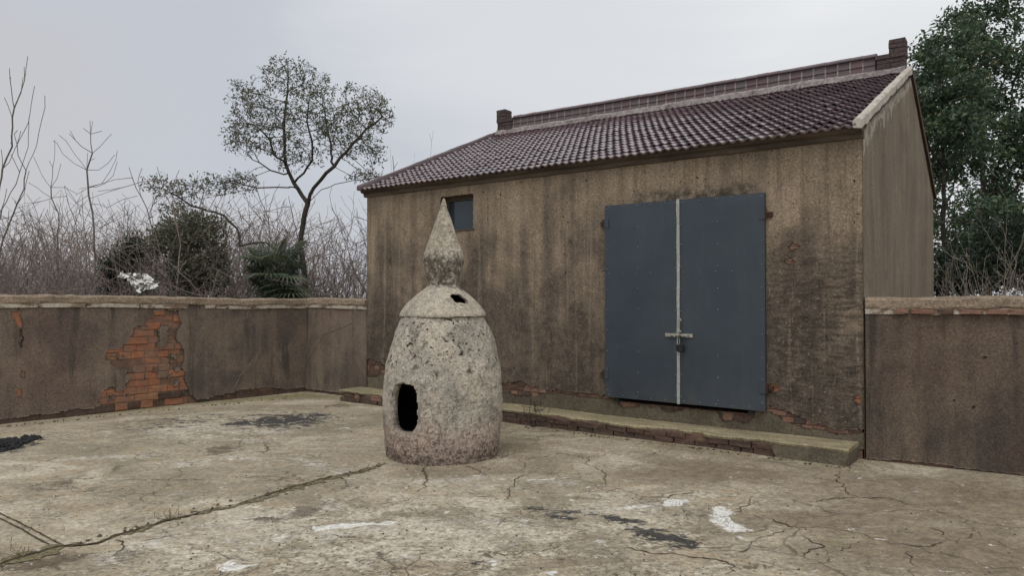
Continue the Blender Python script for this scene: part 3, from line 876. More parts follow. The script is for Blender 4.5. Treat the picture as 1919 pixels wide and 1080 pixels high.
    cracks = [
        [(803, 872), (797, 886), (798, 902), (785, 922)], [(868, 872), (890, 880), (905, 892)],
        [(1593, 881), (1560, 891), (1575, 910), (1605, 933), (1670, 935), (1697, 947)], [(1605, 933), (1570, 934), (1540, 938), (1515, 941)],
        [(1412, 930), (1408, 946), (1386, 957), (1365, 960)], [(1386, 957), (1440, 970), (1478, 985), (1525, 988), (1563, 990), (1600, 996), (1650, 1012), (1720, 1025), (1760, 1021), (1783, 1018)],
        [(1478, 985), (1450, 1002), (1410, 1020), (1386, 1031), (1345, 1028)], [(1130, 1018), (1240, 1035), (1300, 1041), (1352, 1049), (1377, 1058), (1366, 1079)],
        [(1488, 1059), (1530, 1054), (1545, 1038), (1600, 1016)], [(1700, 1030), (1703, 1045), (1712, 1060), (1700, 1082)],
        [(1720, 1025), (1790, 1045), (1860, 1063), (1919, 1070)], [(1725, 986), (1755, 995), (1778, 1014)], [(1795, 1020), (1806, 1005), (1830, 999)],
        [(1147, 845), (1130, 855), (1104, 857), (1100, 868), (1136, 886), (1140, 899), (1122, 912)], [(1104, 857), (1060, 850), (1015, 856), (980, 862)],
        [(1008, 884), (976, 892), (956, 912), (950, 938)], [(940, 818), (956, 810), (978, 805), (1030, 814), (1100, 826)], [(1240, 846), (1215, 855), (1180, 862)],
        [(175, 905), (240, 900), (330, 899), (405, 900)], [(455, 972), (498, 970), (520, 975), (560, 974)], [(220, 1011), (230, 1024), (222, 1038), (255, 1034)], [(265, 1014), (300, 1008), (330, 1003)],
        [(495, 830), (505, 842), (492, 852)], [(1500, 1000), (1540, 1022), (1502, 1042)], [(1300, 920), (1250, 935), (1215, 932)], [(620, 1000), (700, 1012), (780, 1010)],
        [(140, 1014), (165, 1015), (150, 1021)], [(900, 1030), (960, 1038), (1060, 1022)],
    ]
    for i, cpts in enumerate(cracks):
        ribbon(cpts, 0.0115 if i > 2 else 0.015, seed=40 + i, ragged=.8, wob=.045)
    ribbon([(0, 1060, .10), (60, 1040, .16), (105, 1026, .12), (150, 1021, .04), (186, 1018, .02), (261, 995, .07), (290, 985, .02), (317, 975, .05), (360, 966, .02), (396, 958, .06), (440, 948, .03), (475, 940, .05), (520, 925, .03), (554, 914, .15), (580, 907, .05), (606, 900, .09), (640, 892, .03), (673, 886, .07), (700, 878, .03), (725, 869, .02)],
           0.05, 'slab_joint', 'joint_moss', 0.03, 3, False, 0.005, 0.85)
    ribbon([(0, 1060, .02), (105, 1026, .03), (186, 1018, .02), (261, 993, .03), (330, 972, .02), (475, 938, .02), (554, 912, .03), (673, 884, .02), (725, 868, .012)],
           0.02, 'slab_joint', 'crack_dirt', 0.03, 9, False, 0.009, 0.6)
    ribbon([(0, 960), (60, 989), (126, 1023)], 0.012, 'slab_joint', 'crack_dirt', 0.004, 5, False, 0.005, 0.5)
    ribbon([(0, 969), (50, 994), (106, 1026)], 0.012, 'slab_joint', 'crack_dirt', 0.004, 6, False, 0.005, 0.5)
    return fl, zfl
floor, zfloor = build_floor()

# ------------------------------------------------------------------ bricks
def brick_variants(n=6):
    out = []
    for k in range(n):
        r2 = random.Random(100 + k)
        j = lambda a: r2.uniform(-a, a)
        V = []
        # unit brick: x 0..1, z 0..1, front at y=0, back at y=1
        c = 0.03; cz = 0.07
        for (x, z) in ((0, 0), (0.5, 0), (1, 0), (1, 0.5), (1, 1), (0.5, 1), (0, 1), (0, 0.5)):
            V.append((x + j(.015), 1.0, z + j(.03)))
        for (x, z) in ((0, 0), (0.5, 0), (1, 0), (1, 0.5), (1, 1), (0.5, 1), (0, 1), (0, 0.5)):
            V.append((x + j(.02), 0.14 + j(.05), z + j(.05)))
        for (x, z) in ((c, cz), (0.5, cz), (1 - c, cz), (1 - c, 0.5), (1 - c, 1 - cz), (0.5, 1 - cz), (c, 1 - cz), (c, 0.5)):
            V.append((x + j(.03), j(.06), z + j(.05)))
        V.append((0.5 + j(.1), j(.06), 0.5 + j(.1)))
        Fs = []
        for i in range(8):
            q = (i + 1) % 8
            Fs += [(i, q, 8 + q, 8 + i), (8 + i, 8 + q, 16 + q, 16 + i)]
            Fs += [(16 + i, 16 + q, 24)]
        mb = MB(); mb.add(V, Fs)
        out.append(mb)
    return out
BV = brick_variants()
BRICK_MESH = {}
def brick(parent, x, z, l, h, y, depth, mat, name='brick', tilt=0.0):
    k = random.randrange(6)
    key = (k, mat)
    if key not in BRICK_MESH:
        me = BV[k].mesh('brick'); me.materials.append(MATS[mat]); BRICK_MESH[key] = me
    return link(name, BRICK_MESH[key], None, parent, (x, y, z), (0, tilt, 0), (l, depth, h))

def coping(name, L0, L1, zt0, zt1, parent, depth, seed, thick=0.165, over=0.06, band='lime_band'):
    """cement cap with a rounded top and a broken lower band; zt = height of its top"""
    n = int((L1 - L0) / 0.05)
    prof = [(-over, 0.05), (-over - 0.008, 0.07), (-over + 0.002, 0.135), (-over + 0.035, 0.155), (depth * .5, 0.165), (depth - 0.02, 0.155), (depth + over - .015, 0.13), (depth + over, 0.05)]
    us = np.linspace(L0, L1, n + 1)
    V = []; m = len(prof)
    for u in us:
        t = (u - L0) / (L1 - L0)
        zt = zt0 * (1 - t) + zt1 * t - 0.165 + (n1(u, 0.9, seed) - 0.5) * 0.05 + (n1(u, 6, seed + 3) - 0.5) * 0.02
        for k, (y, z) in enumerate(prof):
            jy = (n1(u + k * 3.1, 7, seed + 7) - 0.5) * 0.022
            jz = (n1(u + k * 2.3, 8, seed + 11) - 0.5) * 0.018
            V.append((u, y + jy, zt + z + (jz if k else jz * 1.6)))
    Fs = [(i * m + k, (i + 1) * m + k, (i + 1) * m + (k + 1) % m, i * m + (k + 1) % m) for i in range(n) for k in range(m)]
    Fs += [tuple(range(m)), tuple(n * m + k for k in range(m))[::-1]]
    mb = MB(); mb.add(V, Fs)
    link(name, mb.mesh(name), 'coping_cement', parent)
    # lower band
    V = []; prof2 = [(-over + 0.012, -0.002), (-over + 0.004, 0.05), (-over + 0.02, 0.068), (depth + over - 0.02, 0.068), (depth + over - 0.012, -0.002)]
    m = len(prof2)
    for u in us:
        t = (u - L0) / (L1 - L0)
        zt = zt0 * (1 - t) + zt1 * t - 0.165 + (n1(u, 0.9, seed) - 0.5) * 0.05
        br = max(0.0, n1(u, 5, seed + 20) - 0.66) * 0.22
        for k, (y, z) in enumerate(prof2):
            jy = (n1(u + k * 3.7, 9, seed + 31) - 0.5) * 0.014
            V.append((u, y + jy + (br if k < 2 else 0), zt + z + (n1(u + k, 9, seed + 33) - 0.5) * 0.008))
    Fs = [(i * m + k, (i + 1) * m + k, (i + 1) * m + (k + 1) % m, i * m + (k + 1) % m) for i in range(n) for k in range(m)]
    Fs += [tuple(range(m)), tuple(n * m + k for k in range(m))[::-1]]
    mb = MB(); mb.add(V, Fs)
    link('coping_band', mb.mesh('coping_band'), band, parent)

# ------------------------------------------------------------------ left yard wall
def build_left_wall():
    L = 9.0; T = 0.26
    w = empty('yard_wall', (K[0], K[1], 0), math.atan2(WLX[1], WLX[0]))
    tag(w, 'brown rendered courtyard wall with a large bare patch of orange bricks and cement coping', 'wall')
    def ztop(u):     # coping top: a little higher towards the left
        t = (u + L) / L
        return 1.685 * (1 - t) + 1.572 * t
    mb = MB()
    n = 30
    mb.prism([(0.0, -0.15), (0.0, 1.0), (T, 1.0), (T, -0.15)], -L, 0.1)
    V = []; Fs = []
    mb.add([(-L, 0, 1.0), (0.1, 0, 1.0), (0.1, 0, ztop(0) - .12), (-L, 0, ztop(-L) - .12), (-L, T, 1.0), (0.1, T, 1.0), (0.1, T, ztop(0) - .12), (-L, T, ztop(-L) - .12)],
           [(0, 1, 2, 3), (5, 4, 7, 6), (3, 2, 6, 7), (0, 3, 7, 4), (1, 5, 6, 2)])
    link('wall_core', mb.mesh('wall_core'), 'mortar_core', w)
    Z4 = lambda zx, zy: px_wall(170 + zx / 4.909, 570 + zy / 4.909, K, WLX)
    outline = [(580, 60), (800, 60), (810, 190), (780, 250), (800, 340), (825, 400), (858, 500), (842, 560), (868, 660), (888, 740), (905, 800), (950, 850), (1010, 900), (1000, 990),
               (40, 1060), (85, 960), (90, 850), (110, 790), (210, 755), (240, 790), (335, 785), (330, 720), (350, 690), (345, 640), (260, 600), (255, 570), (130, 530), (115, 450), (160, 420), (270, 410), (290, 360),
               (350, 340), (380, 290), (400, 230), (440, 195), (530, 195), (520, 140), (580, 130)]
    poly = [Z4(*p) for p in outline]
    isl = [Z4(*p) for p in [(650, 180), (700, 190), (705, 330), (680, 390), (600, 395), (610, 290)]]
    small = [[(22, 583), (36, 583), (40, 598), (20, 600)], [(38, 694), (46, 695), (46, 708), (39, 706)], [(31, 730), (42, 729), (42, 745), (31, 745)], [(27, 598), (40, 600), (42, 612), (34, 616)]]
    sp = [[px_wall(x, y, K, WLX) for x, y in q] for q in small]
    rag = np.interp
    us = np.linspace(-L, 0.1, 400)
    low = 0.035 + 0.10 * np.clip(fbm(P2(us, 1.7), 1.1, 4, 61) - 0.42, 0, 1) * 2.2 + 0.03 * fbm(P2(us, 5.0), 6, 2, 62)
    def keep(u, z):
        wob = fbm(np.stack([u, z, 0 * u], 1), 9, 3, 77) - 0.5; wob2 = fbm(np.stack([u, z, 0 * u], 1), 9, 3, 78) - 0.5
        uu = u + wob * 0.10; zz = z + wob2 * 0.08
        k = ~(in_poly(uu, zz, poly) & ~in_poly(uu, zz, isl) & (fbm(np.stack([u, z, 0 * u], 1), 4.5, 4, 79) < .74))
        for s in sp: k &= ~in_poly(u, z, s)
        k &= z > np.interp(u, us, low)
        k &= z < np.interp(u, [-L, 0], [ztop(-L) - .12, ztop(0) - .12])
        # one long vertical crack near the left of the picture
        uc = px_wall(43, 640, K, WLX)[0]
        k &= ~((np.abs(u - uc - (fbm(np.stack([0 * u, z, 0 * u], 1), 5, 3, 5) - 0.5) * 0.22) < 0.011) & (z > 0.95))
        return k
    me = plaster_sheet(-L, 0.02, -0.02, 1.6, 0.017, keep, -0.026, 0.003, 0.006, 5)
    link('plaster', me, 'yard_plaster', w)
    # bricks standing in the hole
    bl = 0.0
    ch = 0.1015
    u_min = min(p[0] for p in poly); u_max = max(p[0] for p in poly)
    row = 0; z = 0.005
    while z < 1.5:
        u = u_min - 0.4 + (row % 2) * 0.13 + random.uniform(-.03, .03)
        while u < u_max + 0.1:
            l = random.choice([0.17, 0.17, 0.27, 0.33])
            cu, cz = u + l / 2, z + ch / 2
            inside = in_poly(np.array([cu, u + .03, u + l - .03]), np.array([cz, cz, cz]), poly).any()
            if inside and random.random() > 0.03:
                brick(w, u + 0.006, z + 0.006, l - random.uniform(.001, .012), ch - random.uniform(.001, .011), random.uniform(-0.021, 0.004), 0.05,
                      'dull_brick' if (z < 0.19 and random.random() < 0.55) else 'red_brick')
            u += l
        z += ch; row += 1
    for s in sp:
        u0 = min(p[0] for p in s); u1 = max(p[0] for p in s); z0 = min(p[1] for p in s); z1 = max(p[1] for p in s)
        brick(w, u0 - .02, z0 - .01, u1 - u0 + .05, z1 - z0 + .02, -0.014, 0.03, 'red_brick')
    # footing stones under the ragged lower edge
    u = -L
    while u < 0:
        l = random.uniform(0.14, 0.3)
        if not (u_min < u < u_max - 0.2):
            brick(w, u, -0.02, l * 0.96, random.uniform(.09, .17), random.uniform(-0.018, -0.006), 0.05, 'dull_brick', 'footing_brick')
        u += l
    coping('coping', -L, 0.06, ztop(-L), ztop(0), w, T, 5)
build_left_wall()

def build_short_wall():
    L = 5.418 * H - HL; T = 0.26
    w = empty('yard_wall', (K[0], K[1], 0), RZ)
    tag(w, 'short brown rendered wall between the inside corner and the left end of the storehouse', 'wall')
    mb = MB(); mb.box(0.0, L, 0, T, -0.15, 1.46)
    link('wall_core', mb.mesh('wall_core'), 'mortar_core', w)
    us = np.linspace(0, L, 80)
    low = 0.03 + 0.11 * np.clip(fbm(P2(us, 3.7), 2.2, 4, 71) - 0.4, 0, 1) * 2.2
    keep = lambda u, z: z > np.interp(u, us, low)
    link('plaster', plaster_sheet(-0.02, L - 0.001, -0.02, 1.46, 0.02, keep, -0.026, 0.003, 0.006, 15), 'yard_plaster', w)
    u = 0.02
    while u < L:
        l = random.uniform(0.15, 0.28)
        brick(w, u, -0.02, l * 0.96, random.uniform(.09, .16), random.uniform(-0.018, -0.006), 0.05, 'dull_brick', 'footing_brick')
        u += l
    coping('coping', 0.03, L - 0.002, 1.568, 1.556, w, T, 25)
build_short_wall()

def build_right_wall():
    L = 6.0; T = 0.26
    o = C + WRX * 0.035
    w = empty('yard_wall', (o[0], o[1], 0), math.atan2(WRX[1], WRX[0]))
    tag(w, 'dark brown rendered wall right of the storehouse with pinkish crumbling coping', 'wall')
    mb = MB(); mb.box(0.0, L, 0, T, -0.15, 1.45)
    link('wall_core', mb.mesh('wall_core'), 'mortar_core', w)
    us = np.linspace(0, L, 200)
    low = 0.012 + 0.02 * fbm(P2(us, 3.7), 2.2, 4, 91)
    holes = [(px_wall(x, y, o, WRX), r) for x, y, r in ((1845, 669, .013), (1787, 750, .012), (1824, 762, .012))]
    def keep(u, z):
        k = z > np.interp(u, us, low)
        for (q, r) in holes: k &= ((u - q[0]) ** 2 + ((z - q[1]) * 1.4) ** 2) > r * r
        return k
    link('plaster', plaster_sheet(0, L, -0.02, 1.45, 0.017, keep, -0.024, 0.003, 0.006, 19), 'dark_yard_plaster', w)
    coping('coping', 0.0, L, 1.600, 1.592, w, T, 45, over=0.05)
    # broken bricks and plaster lumps under the coping
    u = 0.05
    while u < 2.2:
        l = random.uniform(0.10, 0.2)
        if random.random() < 0.6:
            brick(w, u, 1.435 + random.uniform(0, .006), l, random.uniform(.035, .05), -0.062 + random.uniform(-.012, .004), 0.05, random.choice(['pale_brick', 'pale_brick', 'dull_brick']), 'coping_brick')
        u += l + random.uniform(0.0, .06)
build_right_wall()

# ------------------------------------------------------------------ storehouse
def hw(x, y):
    return px_wall(x, y, C, EX)
def build_house():
    h = empty('storehouse', (C[0], C[1], 0), RZ)
    tag(h, 'tan rendered brick storehouse with purple-brown tiled roof and steel double door', 'building')
    DX0, DX1, DXC = -1.778 * H, -0.577 * H, -1.184 * H
    DZ0, DZ1 = 0.388, 2.70
    WX0, WX1, WZ0, WZ1 = -3.489 * H, -3.10 * H, 2.536, 3.035
    ZT = 3.16                       # top of the front wall
    T = 0.24
    RY, RZr = 1.82 * H, 4.63        # ridge line
    SKEW, DROP = 0.34, 0.075       # the left ridge end stands in, the right end sits lower
    def zdrop(x): return -DROP * (1 + x / HL)
    EYf, EZf = -0.165, 3.262        # front eave
    EZb = 3.17
    # ---- masonry core, openings left free
    ox0, ox1, oz0, oz1 = DX0 + 0.10, DX1 - 0.14, 0.335, DZ1 - 0.08
    mb = MB()
    mb.box(-HL, WX0, 0, T, -0.1, ZT)
    mb.box(WX0, WX1, 0, T, -0.1, WZ0); mb.box(WX0, WX1, 0, T, WZ1, ZT)
    mb.box(WX1, ox0, 0, T, -0.1, ZT)
    mb.box(ox0, ox1, 0, T, -0.1, oz0); mb.box(ox0, ox1, 0, T, oz1, ZT)
    mb.box(ox1, 0, 0, T, -0.1, ZT)
    core = link('front_wall', mb.mesh('front_wall'), 'mortar_core', h)
    # gables and back wall
    for nm, x0, x1 in (('gable_wall', -0.24, 0.0), ('gable_wall', -HL, -HL + 0.24)):
        mb = MB()
        mb.prism([(T + .002, -0.1), (HD, -0.1), (HD, EZb), (RY, RZr - 0.115), (T + .002, 3.262 + (T + .165) * (RZr - .075 - EZf) / (RY - EYf) - .04)], x0, x1)
        link(nm, mb.mesh(nm), 'gable_plaster', h)
    mb = MB(); mb.box(-HL + .24, -.24, HD - .24, HD, -0.1, EZb - .01)
    link('back_wall', mb.mesh('back_wall'), 'gable_plaster', h)
    mb = MB(); mb.box(-HL + .25, -.25, T + .01, HD - .25, 0.30, 0.33)
    link('room_floor', mb.mesh('room_floor'), 'interior', h)
    # rendered face of the right gable with a crumbling top edge
    V = []; ny = 150
    sl = (RZr - EZf) / (RY - EYf)
    slr = (RZr - DROP - EZf) / (RY - EYf)
    mb = MB()
    ys = np.linspace(-0.02, HD, ny)
    pts = []
    for y in ys:
        top = 3.262 + (y + .165) * slr if y < RY else RZr - DROP + (EZb - RZr + DROP) * (y - RY) / (HD - RY)
        top -= 0.06 + 0.03 * n1(y, 7, 3) + (0.08 * max(0, n1(y, 2.3, 9) - .5) if y < RY else 0)
        pts.append((y, top))
    for i in range(ny - 1):
        (ya, za), (yb, zb) = pts[i], pts[i + 1]
        nz = 1
        mb.add([(0.022, ya, 0), (0.022, yb, 0), (0.022, yb, zb), (0.022, ya, za), (0.0, ya, za), (0.0, yb, zb)], [(0, 1, 2, 3), (3, 2, 5, 4)])
    link('gable_render', mb.mesh('gable_render'), 'gable_plaster', h)
    # ---- cement dado
    us = np.linspace(-HL, 0.02, 500)
    zl = 0.40 + (fbm(P2(us, 2.2), 1.5, 4, 31) - 0.5) * 0.16 + (fbm(P2(us, 2.2), 9, 3, 32) - 0.5) * 0.04
    def bumpy(c, w, a): return a * np.exp(-((us - c) / w) ** 2)
    u_l = hw(700, 700)[0]; u_b = hw(975, 735)[0]; u_r = hw(1485, 785)[0]
    zl = zl + bumpy(u_l, .35, .20) + bumpy(u_b, .28, .12) - bumpy(u_r + .45, .45, .12) + bumpy(u_r - .25, .22, .06)
    zd = zl - 0.035 - bumpy(u_l, .3, .24) - bumpy(u_b, .25, .16) - bumpy(u_r, .24, .07) - 0.05 * np.clip(fbm(P2(us, 8.2), 2.5, 3, 37) - .5, 0, 1) * 2
    zd = np.where((us > -2.7) & (us < -1.05), 0.335 - 0.09 * np.clip(fbm(P2(us, 8.2), 5, 3, 39) - .42, 0, 1) * 3, zd)
    def keep_d(u, z): return z < np.interp(u, us, zd)
    dado = link('dado', plaster_sheet(-HL, 0.018, 0.10, 0.62, 0.017, keep_d, -0.014, 0.003, 0.004, 41), 'old_cement', h)
    # ---- render coat of the front wall
    bare = [(hw(1490, 462), .055, .035), (hw(1482, 490), .05, .03), (hw(1608, 748), .035, .05), (hw(1450, 727), .07, .045)]
    def keep_p(u, z):
        k = z > np.interp(u, us, zl)
        k &= ~((u > WX0) & (u < WX1) & (z > WZ0) & (z < WZ1))
        k &= ~((u > ox0 - .01) & (u < ox1 + .01) & (z > oz0 - .2) & (z < oz1))
        wob = (fbm(np.stack([u, z, 0 * u], 1), 18, 2, 7) - .5) * 1.4
        for (q, a, b) in bare:
            k &= (((u - q[0]) / a) ** 2 + ((z - q[1]) / b) ** 2) + wob > 1
        return k
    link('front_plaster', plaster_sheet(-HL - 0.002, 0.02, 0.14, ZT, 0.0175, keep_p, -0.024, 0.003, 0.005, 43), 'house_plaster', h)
    for (q, a, b) in bare:
        bm_ = 'red_brick' if q[1] < 1.0 else 'pale_brick'
        brick(core, q[0] - a * 1.3, q[1] - b * 1.2, a * 2.6, b * 1.15, -0.012, 0.03, bm_)
        brick(core, q[0] - a * 1.2, q[1] + .002, a * 2.6, b * 1.15, -0.010, 0.03, bm_)
    # bare bricks between dado and render
    for c0, wd in ((u_l, .40), (u_b, .36), (u_r, .34)):
        for row in range(7):
            z = 0.165 + row * 0.062
            u = c0 - wd + (row % 2) * 0.07
            while u < c0 + wd:
                l = random.choice([0.12, 0.12, 0.22])
                a_, b_ = np.interp(u + l / 2, us, zd), np.interp(u + l / 2, us, zl)
                if z + .05 > a_ - .01 and z < b_ + .01 and u + l < 0.0:
                    brick(core, u, z, l - .012, 0.05, random.uniform(-0.017, -0.004), 0.035, random.choice(['pale_brick', 'pale_brick', 'dull_brick', 'dull_brick']))
                u += l
    u = -2.65
    while u < -1.1:
        l = random.uniform(.1, .24)
        brick(core, u, 0.24, l - .012, 0.085, random.uniform(-0.010, -0.003), 0.03, random.choice(['pale_brick', 'dull_brick', 'dull_brick']))
        u += l
    # ---- cornice: two stepped courses below the tiles
    mb = MB()
    n = 140; us2 = np.linspace(-HL - 0.05, 0.035, n + 1)
    prof = [(0.0, ZT - .002), (-0.055, ZT + .003), (-0.06, ZT + .05), (-0.085, ZT + .055), (-0.12, ZT + .066), (-0.128, ZT + .115), (0.0, ZT + .125)]
    V = []
    for u in us2:
        for k, (y, z) in enumerate(prof):
            V.append((u, y + (n1(u + k * 5, 3, 51) - .5) * .012, z + (n1(u + k * 4, 3.5, 52) - .5) * .012))
    m = len(prof)
    Fs = [(i * m + k, i * m + (k + 1) % m, (i + 1) * m + (k + 1) % m, (i + 1) * m + k) for i in range(n) for k in range(m)]
    Fs += [tuple(range(m))[::-1], tuple(n * m + k for k in range(m))]
    mb.add(V, Fs)
    link('cornice', mb.mesh('cornice'), 'cornice_cement', h)
    # ---- roof
    roof = empty('roof', parent=h)
    XL, XR = -HL - 0.04, -0.015
    mb = MB()
    dy, dz = RY - EYf, RZr - EZf
    sl_len = math.hypot(dy, dz); ang = math.atan2(dz, dy)
    nx_, nz_ = -math.sin(ang), math.cos(ang)
    e0 = (EYf + .05, EZf + .05 * sl); 
    pa = [(e0[0] - .02 * nx_, e0[1] - .022), (RY, RZr - .022), (RY, RZr - .06), (e0[0] + .03, e0[1] - .06)]
    mb.add([(XL + .02 + (SKEW if k in (1, 2) else 0), q[0], q[1]) for k, q in enumerate(pa)] + [(XR, q[0], q[1] - (DROP if k in (1, 2) else 0)) for k, q in enumerate(pa)], [(0, 1, 5, 4), (1, 2, 6, 5), (2, 3, 7, 6), (3, 0, 4, 7), (3, 2, 1, 0), (4, 5, 6, 7)])
    mb.prism([(RY + .001, RZr - .09), (HD + .12, EZb - .03), (HD + .12, EZb - .08), (RY + .001, RZr - .14)], XL + .02, XR + .03)
    link('roof_deck', mb.mesh('roof_deck'), 'cornice_cement', roof)
    # one tile: two troughs wide, curved, raised at its lower end
    ncol, nrow = 34, 18
    tw = (XR - XL) / ncol; ex = sl_len / nrow
    def tile_mesh():
        ns = 24; L = ex * 1.22; th = 0.020
        V = []; 
        def wave(t): return (0.5 + 0.5 * math.cos(2 * math.pi * (2 * t))) ** 1.2
        for (v, lift, amp) in ((0.0, 0.037, 0.026), (0.5, 0.020, 0.023), (1.0, 0.004, 0.020)):
            for i in range(ns + 1):
                t = i / ns
                V.append((t * tw * 1.012, v * L, lift + amp * wave(t)))
            for i in range(ns + 1):
                t = i / ns
                V.append((t * tw * 1.012, v * L + (.001 if v == 0 else 0), lift + amp * wave(t) - th))
        m = 2 * (ns + 1); Fs = []
        for r in (0, 1):
            for i in range(ns):
                Fs.append((r * m + i, r * m + i + 1, (r + 1) * m + i + 1, (r + 1) * m + i))
        for i in range(ns):
            Fs.append((ns + 1 + i, ns + 2 + i, i + 1, i))
        for r in (0, 1):
            Fs.append((r * m, (r + 1) * m, (r + 1) * m + ns + 1, r * m + ns + 1))
            Fs.append((r * m + ns, r * m + 2 * ns + 1, (r + 1) * m + 2 * ns + 1, (r + 1) * m + ns))
            for i in range(ns): Fs.append((r * m + ns + 2 + i, r * m + ns + 1 + i, (r + 1) * m + ns + 1 + i, (r + 1) * m + ns + 2 + i))
        mb = MB(); mb.add(V, Fs)
        return mb
    tmb = tile_mesh()
    tme = tmb.mesh('roof_tile', False); tme.materials.append(MATS['roof_tile'])
    camL = np.array([np.dot(-C, EX), np.dot(-C, EY), H])
    spots = []
    for r in range(nrow):
        for c in range(ncol):
            x = XL + c * tw; s = r * ex
            y = EYf + s * math.cos(ang); z = EZf - 0.035 + s * math.sin(ang)
            d = np.linalg.norm(np.array([x + tw / 2, y, z]) - camL)
            q = r / nrow
            xl = XL + SKEW * q; kx = (XR - xl) / (XR - XL)
            x = xl + (x - XL) * kx; z += zdrop(x) * q
            spots.append((d, x, y, z, kx, (zdrop(x) * q) if False else -zdrop(x) / sl_len))
    spots.sort(key=lambda q: q[0])
    big = MB()
    r2 = random.Random(5)
    for i, (d, x, y, z, kx, dz_) in enumerate(spots):
        rx = ang - dz_ + r2.uniform(-.02, .02); ry = r2.uniform(-.03, .03); rz = r2.uniform(-.025, .025)
        lo = (x + r2.uniform(-.003, .003), y + r2.uniform(-.006, .006), z + r2.uniform(-.003, .003))
        if i < 300:
            link('roof_tile', tme, None, roof, lo, (rx, ry, rz), (kx, 1, 1))
        else:
            M = Matrix.Translation(lo) @ Matrix.Rotation(rz, 4, 'Z') @ Matrix.Rotation(ry, 4, 'Y') @ Matrix.Rotation(rx, 4, 'X') @ Matrix.Diagonal((kx, 1, 1, 1))
            big.add([M @ Vector(v) for v in tmb.v], tmb.f)
    tag(link('roof_tile_field', big.mesh('roof_tile_field'), 'roof_tile_mass', roof), kind='stuff')
    # back slope tiles as one corrugated field
    V = []; Fs = []
    nx = 280; nb = 12
    for r in range(nb):
        for (v, lift) in ((r, .03), (r + 1, .0)):
            t = v / nb
            y = HD + .14 + (RY - HD - .14) * t; z = EZb - .03 + (RZr - .075 - EZb + .03) * t + lift
            for i in range(nx + 1):
                u = XL + (XR - XL) * i / nx
                V.append((u, y, z + .015 * math.cos(2 * math.pi * i / nx * 68)))
    for r in range(2 * nb - 1):
        for i in range(nx):
            Fs.append((r * (nx + 1) + i + 1, r * (nx + 1) + i, (r + 1) * (nx + 1) + i, (r + 1) * (nx + 1) + i + 1))
    mb = MB(); mb.add(V, Fs)
    tag(link('back_tile_field', mb.mesh('back_tile_field'), 'roof_tile_mass', roof), kind='stuff')
    # verges
    def verge(x0, x1, name, mat, up, sag, seed, skew=0.0):
        n = 50; V = []
        prof = [(x0, -sag), (x0, up * .8), (x0 + (x1 - x0) * .3, up), (x1 - (x1 - x0) * .2, up), (x1, up * .7), (x1, -sag)]
        for i in range(n + 1):
            t = i / n
            y = EYf - 0.01 + (RY + .02 - EYf) * t; z = EZf + (RZr + zdrop(x0) - EZf) * t
            for k, (x, q) in enumerate(prof):
                V.append((x + skew * t + (n1(t * 6 + k, 3, seed) - .5) * .012, y, z + q + (n1(t * 6 + k * 3, 4, seed + 2) - .5) * (.02 if k not in (0, 5) else .05)))
        m = len(prof)
        Fs = [(i * m + k, i * m + (k + 1) % m, (i + 1) * m + (k + 1) % m, (i + 1) * m + k) for i in range(n) for k in range(m)]
        Fs += [tuple(range(m))[::-1], tuple(n * m + k for k in range(m))]
        mb = MB(); mb.add(V, Fs)
        link(name, mb.mesh(name), mat, roof)
    verge(-0.035, 0.045, 'verge', 'verge_cement', 0.065, 0.03, 61)
    verge(-HL - 0.075, -HL - 0.01, 'verge', 'ridge_clay', 0.07, 0.02, 65, SKEW)
    mb = MB()
    mb.prism([(RY, RZr - .03), (HD + .14, EZb + .03), (HD + .14, EZb - .06), (RY, RZr - .13)], -0.02, 0.05)
    link('back_verge', mb.mesh('back_verge'), 'dull_brick', roof)
    # ---- ridge: mortar bed, moulded ridge blocks with pale joints, cap
    ridge = empty('ridge', parent=h)
    R0, R1 = -HL + 0.02 + SKEW, -0.02
    pil = 0.36
    zb = RZr - 0.02
    V = []; n = 120
    for i in range(n + 1):
        u = R0 + (R1 - R0) * i / n
        for k, (y, z) in enumerate([(-0.15, -0.055), (-0.135, 0.012), (-0.08, 0.05), (0.10, 0.05), (0.24, -0.05)]):
            V.append((u, RY + y + (n1(u + k, 6, 81) - .5) * .05, zb + zdrop(u) + z + .03 + (n1(u + k * 3, 6, 82) - .5) * .03))
    Fs = [(i * 5 + k, (i + 1) * 5 + k, (i + 1) * 5 + (k + 1) % 5, i * 5 + (k + 1) % 5) for i in range(n) for k in range(5)]
    mb = MB(); mb.add(V, Fs)
    link('mortar_bed', mb.mesh('mortar_bed'), 'pale_mortar', ridge)
    nseg = 38; a0, a1 = R0 + pil, R1 - pil; sw = (a1 - a0) / nseg
    bm_ = MB(); bm_.prism([(-.075, 0), (-.075, .07), (-.05, .078), (-.05, .10), (-.062, .105), (-.050, .205), (.05, .205), (.062, .105), (.05, .10), (.05, .078), (.075, .07), (.075, 0)], 0, sw - .012)
    bme = bm_.mesh('ridge_block'); bme.materials.append(MATS['ridge_clay'])
    cm_ = MB(); cm_.prism([(-.088, .205), (-.088, .222), (-.06, .252), (0, .265), (.06, .252), (.088, .222), (.088, .205)], 0, sw + .008)
    cme = cm_.mesh('ridge_cap'); cme.materials.append(MATS['ridge_clay'])
    jm_ = MB(); jm_.prism([(-.072, .0), (-.076, .06), (-.058, .085), (-.066, .11), (-.056, .204), (.056, .204), (.07, .0)], 0, .02)
    jme = jm_.mesh('mortar_joint'); jme.materials.append(MATS['pale_mortar'])
